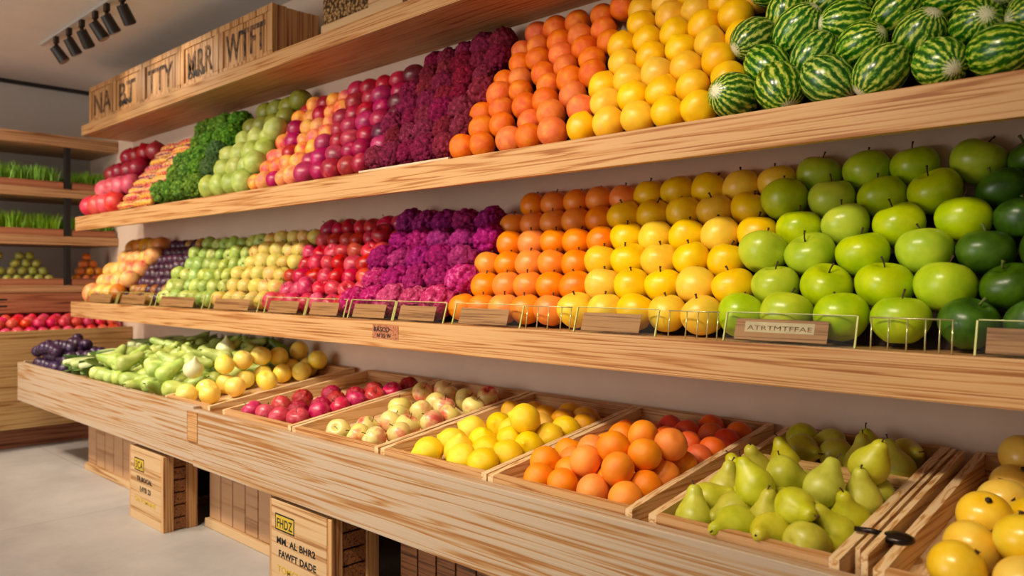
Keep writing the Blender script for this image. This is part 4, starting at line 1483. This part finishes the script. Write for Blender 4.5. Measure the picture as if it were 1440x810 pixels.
wall_stack(1.28, PY - .04, zs4, .072, 4, 'lime', 'lime tray on end wall', 'limes in the end wall tray')
wall_stack(PY + .045, 2.42, zs4, .072, 4, 'small_orange', 'orange tray on end wall', 'small oranges in the end wall tray')

# drawer box below the lowest shelf, with two dark slots
z1, z0 = zend(0, 412.5), zend(0, 441)
e = empty('drawer_box', (XS, RYM, z0))
tag(e, 'long reddish wooden drawer box with dark slots on the end wall unit', 'drawer box')
box('drawer_front', -.03, 0, 0, WALL_Y - .004 - RYM, 0, z1 - z0 - .002, M['rail_red'], e)
box('box_back', XL + .004 - XS, -.031, 0, WALL_Y - .004 - RYM, .05, z1 - z0 - .004, M['rail_red'], e)
for zz in (.045, .095):
    box('slot', -.001, .0006, 2.72, 2.86, zz, zz + .015, M['ink'], e, 0)

# end counter with a bin of red fruit
XCF = -6.50
e = empty('end_counter', (XCF, RYM, 0))
tag(e, 'pale pine counter along the end wall, holding the heap of coral red radishes', 'counter')
zt = CAM_H + (391 - 467) / FPX * (-XCF) / (-(ray(0, 467).x))
box('front_board', -.035, 0, 0, WALL_Y - .004 - RYM, .155, zt, M['end_wood'], e)
box('bin_floor', XL + .004 - XCF, -.0355, 0, WALL_Y - .004 - RYM, zt - .09, zt - .06, M['end_wood'], e)
box('kick_board', -.16, -.13, 0, WALL_Y - .004 - RYM, 0, .154, M['rail_red'], e)
zr = zt - .06
for j in range(6):
    for i in range(13):
        y = 1.35 + i * .082 + (j % 2) * .041
        if y > 2.40:
            continue
        x = XCF - .085 - j * .085
        z = zr + .042 + j * .014
        put('radish', (x, y + random.uniform(-.008, .008), z), .084 * random.uniform(.9, 1.0), anyrot(),
            f"coral red radish, {('front', 'second', 'third', 'fourth', 'fifth', 'back')[j]} row, {ORD[12 - i]} from wall, end counter bin", 'radishes in the end counter bin')
random.seed(44)
for j in range(4):
    for i in range(12):
        y = 1.39 + i * .086 + (j % 2) * .043
        if y > 2.40:
            continue
        put('radish', (XCF - .13 - j * .085, y, zr + .105 + j * .014), .082 * random.uniform(.85, 1.0), anyrot(),
            f"coral red radish lying on others, {('front', 'second', 'third', 'back')[j]} upper row, {ORD[11 - i]} from wall, end counter", 'radishes in the end counter bin')

# ------------------------------------------------------------------ light
def spot(x, y, z, tx, ty, tz, energy, size, blend=.6, col=(1, .84, .62), rad=.04):
    l = bpy.data.lights.new('shop_or_fill_spot', 'SPOT')
    l.energy = energy
    l.spot_size = math.radians(size)
    l.spot_blend = blend
    l.shadow_soft_size = rad
    l.color = col
    o = bpy.data.objects.new('shop_or_fill_spot', l)
    C.objects.link(o)
    o.location = (x, y, z)
    d = Vector((tx - x, ty - y, tz - z))
    o.rotation_euler = d.to_track_quat('-Z', 'Y').to_euler()
    return o


WARM = (1, .87, .68)
for i, x in enumerate((-6.4, -5.6, -4.8, -4.0, -3.2, -2.4, -1.6, -.95)):
    spot(x, -.05, 2.78, x - .1, 1.95, 1.15, 126 if x < -1.2 else 95, 70, .8, WARM, .13)
for x in (-6.5, -4.7, -2.9):
    spot(x, .2, 2.82, x, .1, 0, 95, 130, .8, (1, .92, .82), .2)

for x, ty, tz in ((-4.6, 1.2, 2.0), (-4.6, -.6, 1.2)):
    spot(x, -.2, 2.8, XL, ty, tz, 60, 80, .9, (1, .93, .85), .15)  # added fill spots that brighten the end wall
spot(-.55, -.05, 2.78, -.22, 1.85, .72, 75, 26, .8, WARM, .08)  # added narrow fill spot, brightens the melon tray
# added unseen area light, daylight-toned fill for the left wall and counter front
l = bpy.data.lights.new('daylight_fill', 'AREA')
l.shape, l.size, l.size_y, l.energy, l.color = 'RECTANGLE', 4.0, 2.2, 105, (1, .96, .90)
o = bpy.data.objects.new('daylight_fill', l)
C.objects.link(o)
o.location = (-4.6, -3.9, 1.35)
o.rotation_euler = (PI / 2, 0, 0)

# the visible track lamps light the stencilled crates below them
for i, q in enumerate(sx_):
    if i % 2 == 0:
        spot(q + .02, LY + .10, CEIL - .19, q + .25, 2.13, ZA_TOP + .08, 5.5, 80, .8, WARM, .03)

w = bpy.data.worlds.new('world')
bpy.context.scene.world = w
w.use_nodes = True
w.node_tree.nodes['Background'].inputs[0].default_value = (1.0, .90, .80, 1)
w.node_tree.nodes['Background'].inputs[1].default_value = .38

sc = bpy.context.scene
sc.view_settings.view_transform = 'Standard'
sc.view_settings.look = 'None'
sc.view_settings.exposure = 0.0
sc.view_settings.gamma = 1.0
sc.view_settings.use_curve_mapping = False
sc.cycles.use_denoising = True
sc.cycles.max_bounces = 8
sc.cycles.transparent_max_bounces = 12
sc.cycles.sample_clamp_indirect = 6.0
